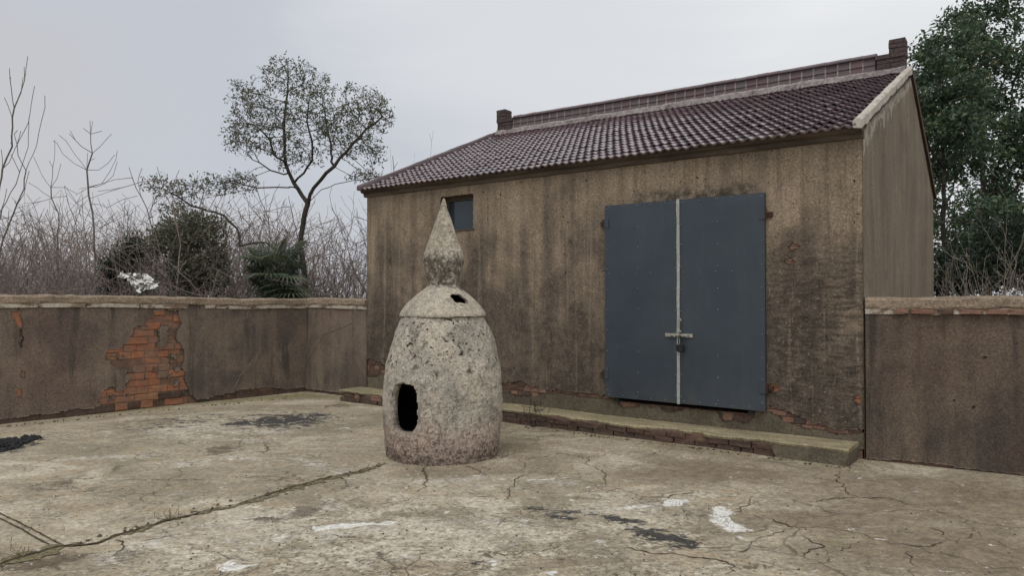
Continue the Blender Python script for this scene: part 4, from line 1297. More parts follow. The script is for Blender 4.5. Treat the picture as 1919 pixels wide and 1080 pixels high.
    for i in range(nseg):
        u = a0 + i * sw
        sag = zdrop(u) - 0.012 * math.sin(math.pi * i / nseg) + random.uniform(-.003, .003)
        link('ridge_block', bme, None, ridge, (u + .006, RY + random.uniform(-.004, .004), zb + .055 + sag))
        link('ridge_cap', cme, None, ridge, (u, RY, zb + .055 + sag), (random.uniform(-.02, .02), random.uniform(-.012, .012), 0))
        link('mortar_joint', jme, None, ridge, (u - .010, RY + random.uniform(-.004, .002), zb + .053 + sag))
    # stepped end blocks of laid bricks
    for (xa, sgn) in ((R1, -1), (R0, 1)):
        mb = MB(); zq = zb; zb = zb + zdrop(xa)
        for c in range(7):
            ln = pil if c < 4 else 0.20
            x0, x1 = (xa, xa + sgn * ln)
            if x0 > x1: x0, x1 = x1, x0
            ins = 0.012 if c in (1, 2) else 0.0
            q = 0.002 * (c % 2)
            half = 0.105
            cuts = [x0 + ins] + ([x0 + (x1 - x0) * (.5 if c % 2 else .33)]) + [x1 - ins]
            for a, b in zip(cuts[:-1], cuts[1:]):
                mb.box(a + .003, b - .003, RY - half + ins - q, RY + half - ins + q, zb + .03 + c * .060, zb + .03 + c * .060 + .053, 0.004)
            mb.box(x0 + ins + .01, x1 - ins - .01, RY - half + ins + .012, RY + half - ins - .012, zb + .03 + c * .060, zb + .03 + (c + 1) * .060)
        link('ridge_end', mb.mesh('ridge_end'), 'ridge_brick', ridge); zb = zq
    # ---- window
    win = empty('window', parent=h)
    mb = MB(); fw = 0.045
    yg = 0.13
    mb.box(WX0, WX1, yg - .03, yg + .03, WZ1 - fw - .015, WZ1); mb.box(WX0, WX1, yg - .03, yg + .03, WZ0, WZ0 + fw * .7)
    mb.box(WX0, WX0 + fw, yg - .03, yg + .03, WZ0 + fw * .7, WZ1 - fw - .015); mb.box(WX1 - fw * .6, WX1, yg - .03, yg + .03, WZ0 + fw * .7, WZ1 - fw - .015)
    link('frame', mb.mesh('frame'), 'window_wood', win)
    for a, b in ((WX0 + fw, WX1 - fw * .6),):
        mb = MB(); mb.box(a, b, yg - .003, yg + .003, WZ0 + fw * .7, WZ1 - fw - .015)
        link('pane', mb.mesh('pane'), 'dusty_glass', win)
    mb = MB(); mb.box(WX0 - .01, WX1 + .02, -0.036, 0.10, WZ0 - .012, WZ0 + .010, .003)
    link('sill', mb.mesh('sill'), 'cornice_cement', win)
    # ---- steel double door
    door = empty('double_door', parent=h)
    yf = -0.075; yb = -0.032
    for nm, a, b in (('door_leaf', DX0, DXC - .006), ('door_leaf', DXC + .006, DX1)):
        mb = MB()
        # thin sheet with slightly sprung surface over a frame
        nu, nz = 18, 36
        V = []; 
        for i in range(nu + 1):
            for k in range(nz + 1):
                u = a + (b - a) * i / nu; z = DZ0 + (DZ1 - DZ0) * k / nz
                edge = min(i, nu - i, k, nz - k)
                V.append((u, yf - (0.006 * float(vnoise(P2(u, z), 2.6, 8)[0]) if edge > 0 else 0), z))
        Fs = [(i * (nz + 1) + k, (i + 1) * (nz + 1) + k, (i + 1) * (nz + 1) + k + 1, i * (nz + 1) + k + 1) for i in range(nu) for k in range(nz)]
        mb.add(V, Fs)
        mb.add([(a, yf, DZ0), (b, yf, DZ0), (b, yf, DZ1), (a, yf, DZ1), (a, yb, DZ0), (b, yb, DZ0), (b, yb, DZ1), (a, yb, DZ1)],
               [(0, 4, 5, 1), (1, 5, 6, 2), (2, 6, 7, 3), (3, 7, 4, 0), (5, 4, 7, 6)])
        lf = link(nm, mb.mesh(nm, False), 'door_paint', door)
        # rivets
        rb = MB()
        def rivet(u, z):
            r_ = 0.006
            ring = [(u + r_ * math.cos(t), yf - .001, z + r_ * math.sin(t)) for t in [k * math.pi / 3 for k in range(6)]]
            ring2 = [(u + r_ * .5 * math.cos(t), yf - .011, z + r_ * .5 * math.sin(t)) for t in [k * math.pi / 3 for k in range(6)]]
            rb.add(ring + ring2, [(k, (k + 1) % 6, 6 + (k + 1) % 6, 6 + k) for k in range(6)] + [tuple(range(6, 12))])
        wd = b - a
        for z in np.arange(DZ0 + .08, DZ1, .245):
            rivet(a + .028, z + random.uniform(-.015, .015)); rivet(b - .03, z + random.uniform(-.015, .015))
            if not (1.0 < z < 1.22): rivet(a + wd * .47, z + random.uniform(-.01, .01))
        for u in np.arange(a + .06, b, wd / 5.2):
            rivet(u, DZ0 + .03); rivet(u, DZ1 - .025)
            if random.random() < .8: rivet(u, DZ0 + (DZ1 - DZ0) * .645)
        link('rivets', rb.mesh('rivets'), 'rivet_steel', lf)
    # pale cover strip along the meeting edge, slightly wavy
    V = []; n = 40
    for k in range(n + 1):
        z = DZ0 - .005 + (DZ1 + .012 - DZ0) * k / n
        o = (n1(z, 2.2, 91) - .5) * .010; ww = .017 + (n1(z, 5, 92) - .5) * .006
        V += [(DXC + o - ww, yf - .003, z), (DXC + o - ww, yf - .013, z), (DXC + o + ww, yf - .013, z), (DXC + o + ww, yf - .003, z)]
    Fs = [(i * 4 + k, i * 4 + (k + 1) % 4, (i + 1) * 4 + (k + 1) % 4, (i + 1) * 4 + k) for i in range(n) for k in range(4)] + [(3, 2, 1, 0), (n * 4, n * 4 + 1, n * 4 + 2, n * 4 + 3)]
    mb = MB(); mb.add(V, Fs)
    link('cover_strip', mb.mesh('cover_strip'), 'pale_strip', door)
    # frame seen in the gap
    mb = MB()
    mb.box(ox0 - .002, ox0 + .06, -0.03, .10, oz0, oz1); mb.box(ox1 - .06, ox1 + .002, -0.03, .10, oz0, oz1); mb.box(ox0 + .06, ox1 - .06, -0.03, .10, oz1 - .06, oz1)
    link('door_frame', mb.mesh('door_frame'), 'door_frame_dark', door)
    # hinges
    for (x, y, s) in ((1138, 420, -1), (1134, 700, -1), (1441, 402, 1), (1441, 727, 1)):
        u, z = hw(x, y)
        mb = MB()
        u = DX0 if s < 0 else DX1
        mb.box(u - s * .055, u + s * .004, yf - .012, yf - .002, z - .055, z + .055) if s > 0 else mb.box(u - .004, u + .055, yf - .012, yf - .002, z - .055, z + .055)
        hg = link('hinge', mb.mesh('hinge'), 'door_paint', door)
        mb = MB()
        mb.tube([(u + s * .016, yf - .008, z - .05), (u + s * .016, yf - .008, z + .05)], .013, 8)
        mb.box(min(u + s * .016, u + s * .075), max(u + s * .016, u + s * .075), -.05, -.02, z - .028, z + .022, .004)
        link('hinge_pin', mb.mesh('hinge_pin'), 'rust', hg)
    # slide bolt
    zb_ = hw(1279, 628)[1]
    bolt = MB()
    bolt.box(DXC - .155, DXC + .175, yf - .020, yf - .011, zb_ - .020, zb_ + .020)
    bo = link('slide_bolt', bolt.mesh('slide_bolt'), 'bolt_steel', door)
    mb = MB(); mb.tube([(DXC - .11, yf - .032, zb_ + .002), (DXC + .13, yf - .032, zb_ - .001)], .011, 8)
    for u in (-.09, -.03, .06, .12): mb.box(DXC + u - .008, DXC + u + .008, yf - .047, yf - .018, zb_ - .018, zb_ + .018)
    link('bolt_rod', mb.mesh('bolt_rod'), 'bolt_steel', bo)
    mb = MB(); mb.tube([(DXC + .030, yf - .035, zb_ + .015), (DXC + .022, yf - .05, zb_ + .035), (DXC + .020, yf - .055, zb_ + .16), (DXC + .026, yf - .055, zb_ + .185), (DXC + .045, yf - .055, zb_ + .185), (DXC + .052, yf - .055, zb_ + .165)], .0095, 8)
    mb.tube([(DXC + .045, yf - .04, zb_ + .042), (DXC + .03, yf - .05, zb_ + .055), (DXC + .018, yf - .05, zb_ + .04)], .010, 6)
    link('bolt_handle', mb.mesh('bolt_handle'), 'bolt_steel', bo)
    # padlock hanging from the bolt: a thing of its own
    pu, pz = DXC + .045, zb_ - .03
    w0 = C + EX * pu + EY * (yf - .055)
    pl = empty('padlock', (w0[0], w0[1], pz), RZ)
    tag(pl, 'black padlock hanging below the bolt of the steel double door', 'padlock')
    mb = MB()
    mb.tube([(-.022, 0, -.075), (-.022, 0, -.01), (-.012, 0, .018), (0, 0, .026), (.012, 0, .018), (.022, 0, -.01), (.022, 0, -.075)], .006, 8)
    link('shackle', mb.mesh('shackle'), 'black_iron', pl)
    mb = MB()
    oct_ = [(-.04, -.14), (-.044, -.10), (-.038, -.072), (.038, -.072), (.044, -.10), (.04, -.14), (.025, -.158), (-.025, -.158)]
    V = [(x, -.014, z) for x, z in oct_] + [(x * .86, -.020, -.112 + (z + .112) * .86) for x, z in oct_] + [(x, .014, z) for x, z in oct_]
    n = 8
    Fs = [(k, (k + 1) % n, 8 + (k + 1) % n, 8 + k)[::-1] for k in range(n)] + [tuple(range(8, 16))] + [(16 + k, 16 + (k + 1) % n, (k + 1) % n, k)[::-1] for k in range(n)] + [tuple(range(16, 24))[::-1]]
    mb.add(V, Fs)
    link('lock_body', mb.mesh('lock_body'), 'black_iron', pl)
    # ---- step along the front
    st = empty('brick_step', (C[0], C[1], 0), RZ)
    tag(st, 'long low brick step with mossy cement top along the front of the storehouse', 'step')
    S0, S1, SY0, SH = -4.56 * H, -0.03, -0.445, 0.165
    mb = MB(); mb.box(S0 + .03, S1 - .5, SY0 + .06, -0.003, -0.08, SH - .03); 
    link('step_core', mb.mesh('step_core'), 'mortar_core', st)
    # cement top with worn front edge
    V = []; n = 260
    for i in range(n + 1):
        u = S0 + (S1 - S0) * i / n
        endm = 1.0 if u < S1 - .75 else 0.25
        e = (max(0, n1(u, 3.2, 95) - .40) * .22 + (n1(u, 11, 96) - .5) * .05) * endm
        zz = SH + (n1(u, 1.2, 97) - .5) * .03 + (n1(u, 9, 98) - .5) * .008
        V += [(u, SY0 + e + .008, zz - .035), (u, SY0 + e, zz - .012), (u, SY0 + e + .02, zz + .001), (u, -0.22, zz + .004), (u, -0.002, zz + .003), (u, -0.002, zz - .035)]
    m = 6
    Fs = [(i * m + k, i * m + (k + 1) % m, (i + 1) * m + (k + 1) % m, (i + 1) * m + k) for i in range(n) for k in range(m)] + [tuple(range(m))[::-1], tuple(n * m + k for k in range(m))]
    Fs = [q[::-1] for q in Fs]
    mb = MB(); mb.add(V, Fs)
    link('step_top', mb.mesh('step_top'), 'mossy_cement', st)
    mb = MB()
    mb.add([(S1 - .66, SY0 + .012, -.03), (S1, SY0 + .004, -.03), (S1, -.003, -.03), (S1 - .7, -.003, -.03), (S1 - .74, SY0 + .012, SH - .036), (S1 - .002, SY0 + .006, SH - .036), (S1 - .002, -.003, SH - .036), (S1 - .7, -.003, SH - .036)],
           [(0, 1, 5, 4), (1, 2, 6, 5), (4, 5, 6, 7), (3, 0, 4, 7)])
    link('step_end', mb.mesh('step_end'), 'old_cement', st)
    for row in range(2):
        u = S0 + random.uniform(-.02, .02) + (.1 if row else 0)
        while u < S1 - .70:
            l = random.choice([.13, .22, .24, .26])
            l2 = min(l, S1 - .69 - u)
            if l2 > .07 and random.random() > .03:
                mt = 'pale_brick' if (u < -5.2 and random.random() < .45) else 'dull_brick'
                brick(st, u + .004, -.012 + row * .071, l2 - random.uniform(.008, .016), .062 if row else .072, SY0 + random.uniform(.0, .03) + (.008 if row else .0), .08, mt, 'brick', random.uniform(-.015, .015))
            u += l
    return h
build_house()

# ------------------------------------------------------------------ incense burner
def build_burner():
    bx, by = -130 / F * 4.69 * H, 4.69 * H
    b = empty('incense_burner', (bx, by, 0), 0)
    tag(b, 'tall jar shaped stucco incense burner with pointed finial and arched fire hole', 'incense burner')
    k = 1.6 / 1.55
    def lathe(name, prof, z0, z1, nth, nz, hole=None, thick=0.07, amp=0.008, seed=1, lean=None, edge=0.0, close_top=False, ins=True):
        pz = np.array([p[0] for p in prof]) * k; pr = np.array([p[1] for p in prof]) * k
        o = np.argsort(pz); pz, pr = pz[o], pr[o]
        zs = np.linspace(z0 * k, z1 * k, nz + 1); th = np.linspace(-math.pi, math.pi, nth, endpoint=False)
        # smooth the profile a little
        zd = np.linspace(pz[0], pz[-1], 400); rd = np.interp(zd, pz, pr)
        ker = np.ones(15) / 15; rs = np.convolve(np.pad(rd, 7, 'edge'), ker, 'valid')
        rr = np.interp(zs, zd, rs)
        TH, ZZ = np.meshgrid(th, zs, indexing='ij'); R = np.broadcast_to(rr, TH.shape).copy()
        Pn = np.stack([np.cos(TH).ravel(), np.sin(TH).ravel(), ZZ.ravel() * 1.6], 1)
        R += ((fbm(Pn, 1.3, 3, seed) - .5) * amp * 6.5 + (fbm(Pn, 7, 3, seed + 4) - .5) * amp * 1.6 + (fbm(Pn, 22, 2, seed + 9) - .5) * amp * .8).reshape(TH.shape) * np.clip(R / .15, .15, 1)
        Zj = ZZ.copy()
        if edge:
            Zj[:, 0] += (fbm(np.stack([np.cos(th), np.sin(th), 0 * th], 1), 5, 3, seed + 2) - .5) * edge
        lx = np.interp(ZZ, [0, 1.4, 2.7], [0, 0.0, 0.012]) if lean is None else lean
        Vo = np.stack([(R * np.sin(TH) + lx).ravel(), (-R * np.cos(TH)).ravel(), Zj.ravel()], 1)
        Ri = np.maximum(R - thick, 0.004)
        Vi = np.stack([(Ri * np.sin(TH) + lx).ravel(), (-Ri * np.cos(TH)).ravel(), Zj.ravel()], 1)
        n = len(Vo); idx = np.arange(n).reshape(TH.shape)
        nx_ = np.roll(idx, -1, 0)
        a, bq, c, d = idx[:, :-1], nx_[:, :-1], nx_[:, 1:], idx[:, 1:]
        ct = TH[:, :-1] + math.pi / nth; cz = .5 * (ZZ[:, :-1] + ZZ[:, 1:])
        Kp = np.ones(ct.shape, bool) if hole is None else ~hole(ct.ravel(), cz.ravel()).reshape(ct.shape)
        Fs = [np.stack([a[Kp], bq[Kp], c[Kp], d[Kp]], 1)]
        if ins:
            Fs.append(np.stack([a[Kp], d[Kp], c[Kp], bq[Kp]], 1) + n)
            up = np.roll(Kp, -1, 0); dn = np.roll(Kp, 1, 0)
            e = Kp & ~up; Fs.append(np.stack([bq[e], bq[e] + n, c[e] + n, c[e]], 1))
            e = Kp & ~dn; Fs.append(np.stack([d[e], d[e] + n, a[e] + n, a[e]], 1))
            pad = np.pad(Kp, ((0, 0), (1, 1)))
            e = Kp & ~pad[:, :-2]; Fs.append(np.stack([a[e], a[e] + n, bq[e] + n, bq[e]], 1))
            e = Kp & ~pad[:, 2:]; Fs.append(np.stack([c[e], c[e] + n, d[e] + n, d[e]], 1))
        me = mesh_np(name, np.concatenate([Vo, Vi]), np.concatenate(Fs), True)
        ob = link(name, me, 'burner_stucco', b)
        if ins:                      # sooty lining
            me.materials.append(MATS['coal'])
            n0 = len(Fs[0]); mi = np.zeros(len(me.polygons), np.int32); mi[n0:n0 + len(Fs[1])] = 1
            me.polygons.foreach_set('material_index', mi)
        return ob
    body = [(-.03, .548), (0.0, .552), (.06, .558), (.109, .568), (.276, .587), (.44, .596), (.605, .594), (.77, .578), (.908, .553), (1.046, .518), (1.184, .475), (1.30, .428), (1.358, .400)]
    def fire_hole(t, z):
        P = np.stack([t * .6, z, 0 * t], 1)
        w = (fbm(P, 16, 3, 3) - .5)
        tc = math.radians(-33)
        du = (t - tc) * .58 / .160 + w * .14
        zc, hh = .515 * k, .225 * k
        dz = (z - zc) / hh + (fbm(P, 14, 3, 6) - .5) * .14
        return np.abs(du) ** 3.2 + np.abs(dz) ** 3.2 < 1
    lathe('burner_body', body, -.03, 1.352, 340, 220, fire_hole, .085, .010, 3, edge=0)
    dome = [(1.352, .425), (1.375, .424), (1.40, .412), (1.458, .368), (1.52, .315), (1.575, .252), (1.62, .195), (1.652, .155), (1.67, .148)]
    def dome_hole(t, z):
        P = np.stack([t * .4, z, 0 * t], 1)
        w = (fbm(P, 20, 3, 13) - .5)
        return ((t - math.radians(36)) / math.radians(17) + w * .7) ** 2 + ((z - 1.525 * k - (t - math.radians(36)) * -.06) / (.046 * k) + w * .9) ** 2 < 1
    lathe('burner_lid', dome, 1.358, 1.662, 320, 90, dome_hole, .05, .006, 21, edge=.028)
    fin = [(1.655, .148), (1.68, .150), (1.733, .164), (1.815, .186), (1.87, .199), (1.912, .204), (1.95, .200), (2.008, .184), (2.07, .158), (2.146, .128), (2.22, .104), (2.283, .084), (2.36, .058), (2.42, .034)]
    f = lathe('finial', fin, 1.657, 2.425, 120, 110, None, .05, .006, 31, ins=False)
    tip = [(2.41, .034), (2.425, .036), (2.445, .030), (2.452, .034), (2.47, .027), (2.49, .022), (2.515, .013), (2.53, .003)]
    t = lathe('finial_tip', tip, 2.413, 2.53, 32, 26, None, .05, .003, 37, ins=False)
    t.parent = f
    # ash bed inside
    mb = MB(); n = 20
    V = [(0, 0, .30)] + [(.52 * math.sin(2 * math.pi * i / n), .52 * math.cos(2 * math.pi * i / n), .20 + random.uniform(0, .04)) for i in range(n)]
    mb.add(V, [(0, 1 + (i + 1) % n, 1 + i) for i in range(n)])
    link('ash_bed', mb.mesh('ash_bed', True), 'coal', b)
build_burner()

# ------------------------------------------------------------------ vegetation helpers
def seg_mesh(P0, P1, R0, R1, sides):
    """separate tapered segments, vectorised"""
    P0 = np.asarray(P0); P1 = np.asarray(P1); R0 = np.asarray(R0); R1 = np.asarray(R1)
    d = P1 - P0; L = np.linalg.norm(d, axis=1, keepdims=True) + 1e-9; d = d / L
    ref = np.where(np.abs(d[:, 2:3]) > .9, np.array([[1., 0, 0]]), np.array([[0, 0, 1.]]))
    e = np.cross(d, ref); e /= np.linalg.norm(e, axis=1, keepdims=True) + 1e-9
    g = np.cross(d, e)
    ang = np.arange(sides) * 2 * math.pi / sides
    ring = e[:, None, :] * np.cos(ang)[None, :, None] + g[:, None, :] * np.sin(ang)[None, :, None]
    A = P0[:, None, :] - d[:, None, :] * (R0[:, None, None] * .3) + ring * R0[:, None, None]
    B = P1[:, None, :] + ring * R1[:, None, None]
    n = len(P0)
    V = np.concatenate([A, B], 1).reshape(-1, 3)
    base = (np.arange(n) * 2 * sides)[:, None]
    k = np.arange(sides); k2 = (k + 1) % sides
    Fq = np.stack([base + k, base + k2, base + sides + k2, base + sides + k], 2).reshape(-1, 4)
    return V, Fq
def leaf_quads(P, D, length, width, seed=0, droop=0.0):
    """pointed folded leaves: 4 verts, 2 triangles share one quad"""
    r2 = np.random.default_rng(seed)
    n = len(P)
    D = D / (np.linalg.norm(D, axis=1, keepdims=True) + 1e-9)
    s = np.cross(D, r2.normal(size=(n, 3))); s /= np.linalg.norm(s, axis=1, keepdims=True) + 1e-9
    nrm = np.cross(D, s)
    L = length * r2.uniform(.6, 1.3, (n, 1)); W = width * r2.uniform(.7, 1.25, (n, 1))
    a = P; c = P + D * L
    m = P + D * L * .45 - nrm * W * .25
    b = m + s * W * .5; e = m - s * W * .5
    c = c - np.array([[0, 0, 1.]]) * droop * L
    V = np.stack([a, b, c, e], 1).reshape(-1, 3)
    Fq = np.arange(4 * n).reshape(n, 4)
    return V, Fq
def join(parts):
    Vs = []; Fs = []; b = 0
    for V, Fq in parts:
        Vs.append(V); Fs.append(Fq + b); b += len(V)
    return np.concatenate(Vs), np.concatenate(Fs)

def colonize(att, nodes, parents, step, di, dk, iters=80, tropism=(0, 0, 0.0), seed=0):
    nodes = [np.asarray(p, float) for p in nodes]; parents = list(parents)
    att = np.asarray(att, float)
    N = np.array(nodes)
    dist = np.full(len(att), 1e9); near = np.zeros(len(att), int)
    def upd(start):
        nonlocal dist, near
        M = np.array(nodes[start:])
        for c in range(0, len(M), 256):
            dd = np.linalg.norm(att[:, None, :] - M[None, c:c + 256, :], axis=2)
            j = dd.argmin(1); v = dd[np.arange(len(att)), j]
            b = v < dist
            dist[b] = v[b]; near[b] = j[b] + start + c
    upd(0)
    r2 = np.random.default_rng(seed)
    for it in range(iters):
        act = dist < di
        if not act.any(): break
        P = np.array(nodes)
        v = att[act] - P[near[act]]; v /= np.linalg.norm(v, axis=1, keepdims=True) + 1e-9
        acc = np.zeros((len(nodes), 3)); np.add.at(acc, near[act], v)
        ids = np.unique(near[act])
        s0 = len(nodes)
        for i in ids:
            d = acc[i] + np.array(tropism) + r2.normal(size=3) * .25
            d /= np.linalg.norm(d) + 1e-9
            nodes.append(nodes[i] + d * step); parents.append(i)
        upd(s0)
        alive = dist > dk
        att = att[alive]; dist = dist[alive]; near = near[alive]
        if len(att) == 0: break
    return np.array(nodes), np.array(parents)

def tree_radii(parents, rtip, p=2.3, rmin=None):
    n = len(parents)
    acc = np.zeros(n)
    kids = np.zeros(n, int)
    for i in range(n - 1, -1, -1):
        r = acc[i] ** (1 / p) if kids[i] else rtip
        acc[i] = max(acc[i], rtip ** p)
        q = parents[i]
        if q >= 0:
            acc[q] += acc[i]; kids[q] += 1
    return acc ** (1 / p), kids

def skeleton_mesh(nodes, parents, rad, thin=0.012):
    ch = np.where(parents >= 0)[0]
    P0 = nodes[parents[ch]]; P1 = nodes[ch]
    R1 = rad[ch]; R0 = np.minimum(rad[parents[ch]], R1 * 1.25)
    out = []
    b = R1 > thin
    if b.any(): out.append(seg_mesh(P0[b], P1[b], R0[b], R1[b], 7))
    if (~b).any(): out.append(seg_mesh(P0[~b], P1[~b], R0[~b], R1[~b], 3))
    return join(out)

def polyline_nodes(lines, D, step=0.22, jit=0.0):
    """lines of photo pixels (optionally with a depth offset) at distance D, chained into a skeleton; line = (attach or None, pts)"""
    nodes = []; parents = []
    for attach, pts in lines:
        Q = [px_depth(p[0], p[1], D + (p[2] if len(p) > 2 else 0)) for p in pts]
        if attach is None:
            nodes.append(Q[0]); parents.append(-1); cur = len(nodes) - 1
        else:
            dd = [np.linalg.norm(n - Q[0]) for n in nodes]; cur = int(np.argmin(dd))
        for a, b in zip(Q[:-1], Q[1:]):
            n = max(1, int(np.linalg.norm(b - a) / step))
            for k in range(1, n + 1):
                t = k / n
                nodes.append(a * (1 - t) + b * t + rng.normal(size=3) * jit); parents.append(cur); cur = len(nodes) - 1
    return nodes, parents

def place(name, V, Fq, mat, parent, origin, smooth=False):
    return link(name, mesh_np(name, np.asarray(V) - np.asarray(origin)[None, :], Fq, smooth), mat, parent)

def ell_points(cx, cy, rx, ry, D, dd, n, r2):
    q = r2.normal(size=(n, 3)); q /= np.linalg.norm(q, axis=1, keepdims=True)
    q *= r2.uniform(0, 1, (n, 1)) ** (1 / 2.2)
    c = px_depth(cx, cy, D); s = D / F
    return c + q * np.array([rx * s, dd, ry * s])

# ------------------------------------------------------------------ the leafy tree behind the wall
def build_main_tree():
    D = 14.0
    r2 = np.random.default_rng(21)
    lines = [
        (None, [(579, 735), (578, 600), (576, 559), (569, 490), (564, 463), (568, 423), (577, 381)]),
        (1, [(577, 381), (565, 366, .1), (552, 343, .25), (540, 322, .3), (533, 290, .3), (532, 240, .3), (535, 190, .4), (540, 150, .4)]),
        (1, [(552, 343, .25), (585, 302, -.2), (585, 265, -.3), (575, 227, -.4)]),
        (1, [(577, 381), (590, 350, -.1), (612, 325, -.3), (637, 297, -.3), (662, 270, -.2), (687, 240, 0), (718, 220, .1)]),
        (1, [(622, 312, -.3), (620, 270, .3), (610, 222, .5)]),
        (1, [(545, 330, .3), (507, 320, .6), (462, 290, .8)]),
        (1, [(536, 305, .3), (512, 287, -.3), (507, 260, -.5), (487, 240, -.7)]),
        (1, [(577, 381), (604, 355, .3), (630, 345, .5), (675, 336, .7), (715, 331, .8)]),
        (1, [(556, 350, .2), (540, 350, -.3), (480, 352, -.6), (435, 338, -.7)]),
        (1, [(572, 505), (530, 475, -.3), (499, 456, -.5), (450, 459, -.6), (443, 428, -.5), (418, 404, -.5), (360, 386, -.4), (325, 362, -.3), (296, 352, -.2)]),
        (1, [(450, 459, -.6), (415, 459, -.6), (395, 452, -.5)]),
    ]
    nodes, parents = polyline_nodes(lines, D, 0.16, 0.012)
    att = []
    for (cx, cy, rx, ry, dd, n) in ((540, 142, 55, 36, .6, 170), (590, 165, 40, 32, .6, 90), (470, 185, 42, 34, .7, 120), (450, 255, 28, 40, .7, 110), (500, 235, 60, 55, 1.0, 240),
                                    (590, 225, 65, 55, 1.0, 240), (680, 200, 52, 40, .8, 190), (655, 255, 60, 42, .9, 190), (710, 215, 30, 34, .6, 90), (545, 290, 60, 26, .9, 80), (700, 288, 28, 26, .5, 60),
                                    (690, 330, 40, 15, .5, 60), (450, 335, 38, 13, .5, 60), (300, 350, 38, 22, .4, 70), (350, 355, 40, 22, .5, 80), (400, 345, 45, 20, .5, 80), (440, 352, 40, 18, .5, 50), (335, 390, 50, 14, .5, 40)):
        att.append(ell_points(cx, cy, rx, ry, D + (-.45 if cx < 445 and cy > 300 else 0), dd, int(n * 1.9), r2))
    att = np.concatenate(att)
    nodes, parents = colonize(att, nodes, parents, 0.07, 0.9, 0.085, 80, (0, 0, .12), 3)
    rad, kids = tree_radii(parents, 0.0031, 2.45)
    base = px_depth(579, 735, D); base[2] = -0.1
    nodes[0] = base
    t = empty('leafy_tree', base)
    tag(t, 'slender forked tree with a broad thin olive crown behind the left wall', 'tree')
    V, Fq = skeleton_mesh(nodes, parents, rad)
    place('trunk', V, Fq, 'bark_dark', t, base, True)
    tips = np.where((kids == 0) | (rad < 0.0060))[0]
    tips = tips[parents[tips] >= 0]
    P = []; Dn = []
    for i in tips:
        d = nodes[i] - nodes[parents[i]]; d /= np.linalg.norm(d) + 1e-9
        n = r2.integers(5, 11) if kids[i] == 0 else r2.integers(0, 3)
        if vnoise(nodes[i][None, :], 1.7, 5)[0] < .26: n = n // 3
        for k in range(n):
            P.append(nodes[i] + r2.normal(size=3) * .038 - d * r2.uniform(0, .06)); Dn.append(d * 1.0 + r2.normal(size=3) * .8 + np.array([0, 0, .25]))
    V, Fq = leaf_quads(np.array(P), np.array(Dn), 0.072, 0.026, 3, .1)
    place('crown', V, Fq, 'leaf_olive', t, base)
build_main_tree()

# ------------------------------------------------------------------ bare tree on the far left, budding sapling
def bare_from_lines(name, label, lines, D, rtip, mat, base_px, twig=None, group=None, cat='tree', p=2.3, rfix=None):
    nodes, parents = polyline_nodes(lines, D, 0.14, 0.006)
    nodes = np.array(nodes); parents = np.array(parents)
    if twig:
        r2 = np.random.default_rng(twig)
        nl = list(nodes); pl = list(parents)
        n0 = len(nl)
        for i in range(n0):
            if pl[i] < 0 or r2.random() > .16 or nl[i][2] < 1.6: continue
            d = nl[i] - nl[pl[i]]; d /= np.linalg.norm(d) + 1e-9
            d = d + r2.normal(size=3) * .6; d /= np.linalg.norm(d)
            cur = i; q = nl[i]
            for k in range(r2.integers(1, 5)):
                q = q + d * .07 + np.array([0, 0, .012]); nl.append(q); pl.append(cur); cur = len(nl) - 1
        nodes = np.array(nl); parents = np.array(pl)
    rad, kids = tree_radii(parents, rtip, p)
    base = np.array(nodes[0]); base[2] = -.1; nodes[0] = base
    t = empty(name, base)
    tag(t, label, cat, group)
    V, Fq = skeleton_mesh(nodes, parents, rad, 0.009)
    place('branches', V, Fq, mat, t, base, True)
    return t
def Z6(*pts): return [(p[0] / 3.485, 90 + p[1] / 3.485) for p in pts]
bare_from_lines('bare_tree', 'tall bare tree with long upswept stems at the far left edge', [
    (None, [(-62, 720), (-50, 600), (-40, 520), (-20, 440), (-8, 380)] + Z6((-5, 900), (15, 790), (70, 640), (75, 450), (85, 390), (130, 280), (155, 200), (175, 45))),
    (1, Z6((85, 390), (65, 270), (52, 125))), (1, Z6((75, 430), (45, 365), (20, 320))), (1, Z6((25, 770), (60, 740), (100, 650), (180, 480), (190, 420), (215, 240))),
    (1, [(-40, 520), (-10, 440)] + Z6((15, 1050), (100, 880), (150, 740), (180, 640), (185, 450))),
    (1, [(-50, 600), (-10, 500), (12, 430)] + Z6((90, 1080), (150, 920), (165, 800), (235, 630), (265, 480), (290, 380), (285, 305))),
    (1, Z6((165, 810), (120, 700), (85, 560))), (1, Z6((155, 215), (150, 120))), (1, Z6((15, 790), (0, 660))), (1, Z6((15, 1050), (40, 920))),
    (1, Z6((120, 1040), (160, 950), (185, 800)))], 12.5, 0.0062, 'bark_grey', None, 5, p=2.6)
bare_from_lines('bare_sapling', 'young bare sapling with candelabra branches rising above the scrub', [
    (None, [(182, 720), (180, 560), (178, 480)] + Z6((600, 1070), (575, 960), (565, 790), (595, 680), (590, 560), (585, 470))),
    (1, Z6((565, 790), (480, 750), (410, 690), (360, 620))), (1, Z6((560, 790), (490, 700), (430, 610), (380, 567))), (1, Z6((565, 800), (640, 795), (700, 750), (742, 695))),
    (1, Z6((570, 890), (660, 880), (720, 800), (750, 725))), (1, Z6((572, 930), (680, 880), (740, 830), (762, 745))), (1, Z6((595, 685), (530, 640), (450, 558))),
    (1, Z6((597, 680), (650, 640), (722, 558))), (1, Z6((592, 580), (665, 538))), (1, Z6((590, 585), (540, 525))), (1, Z6((570, 780), (570, 680))), (1, Z6((575, 960), (500, 1010), (420, 900))),
    (1, Z6((580, 1000), (700, 1040), (800, 985), (900, 965)))], 13.0, 0.0050, 'bark_grey', None, 9, p=2.4)
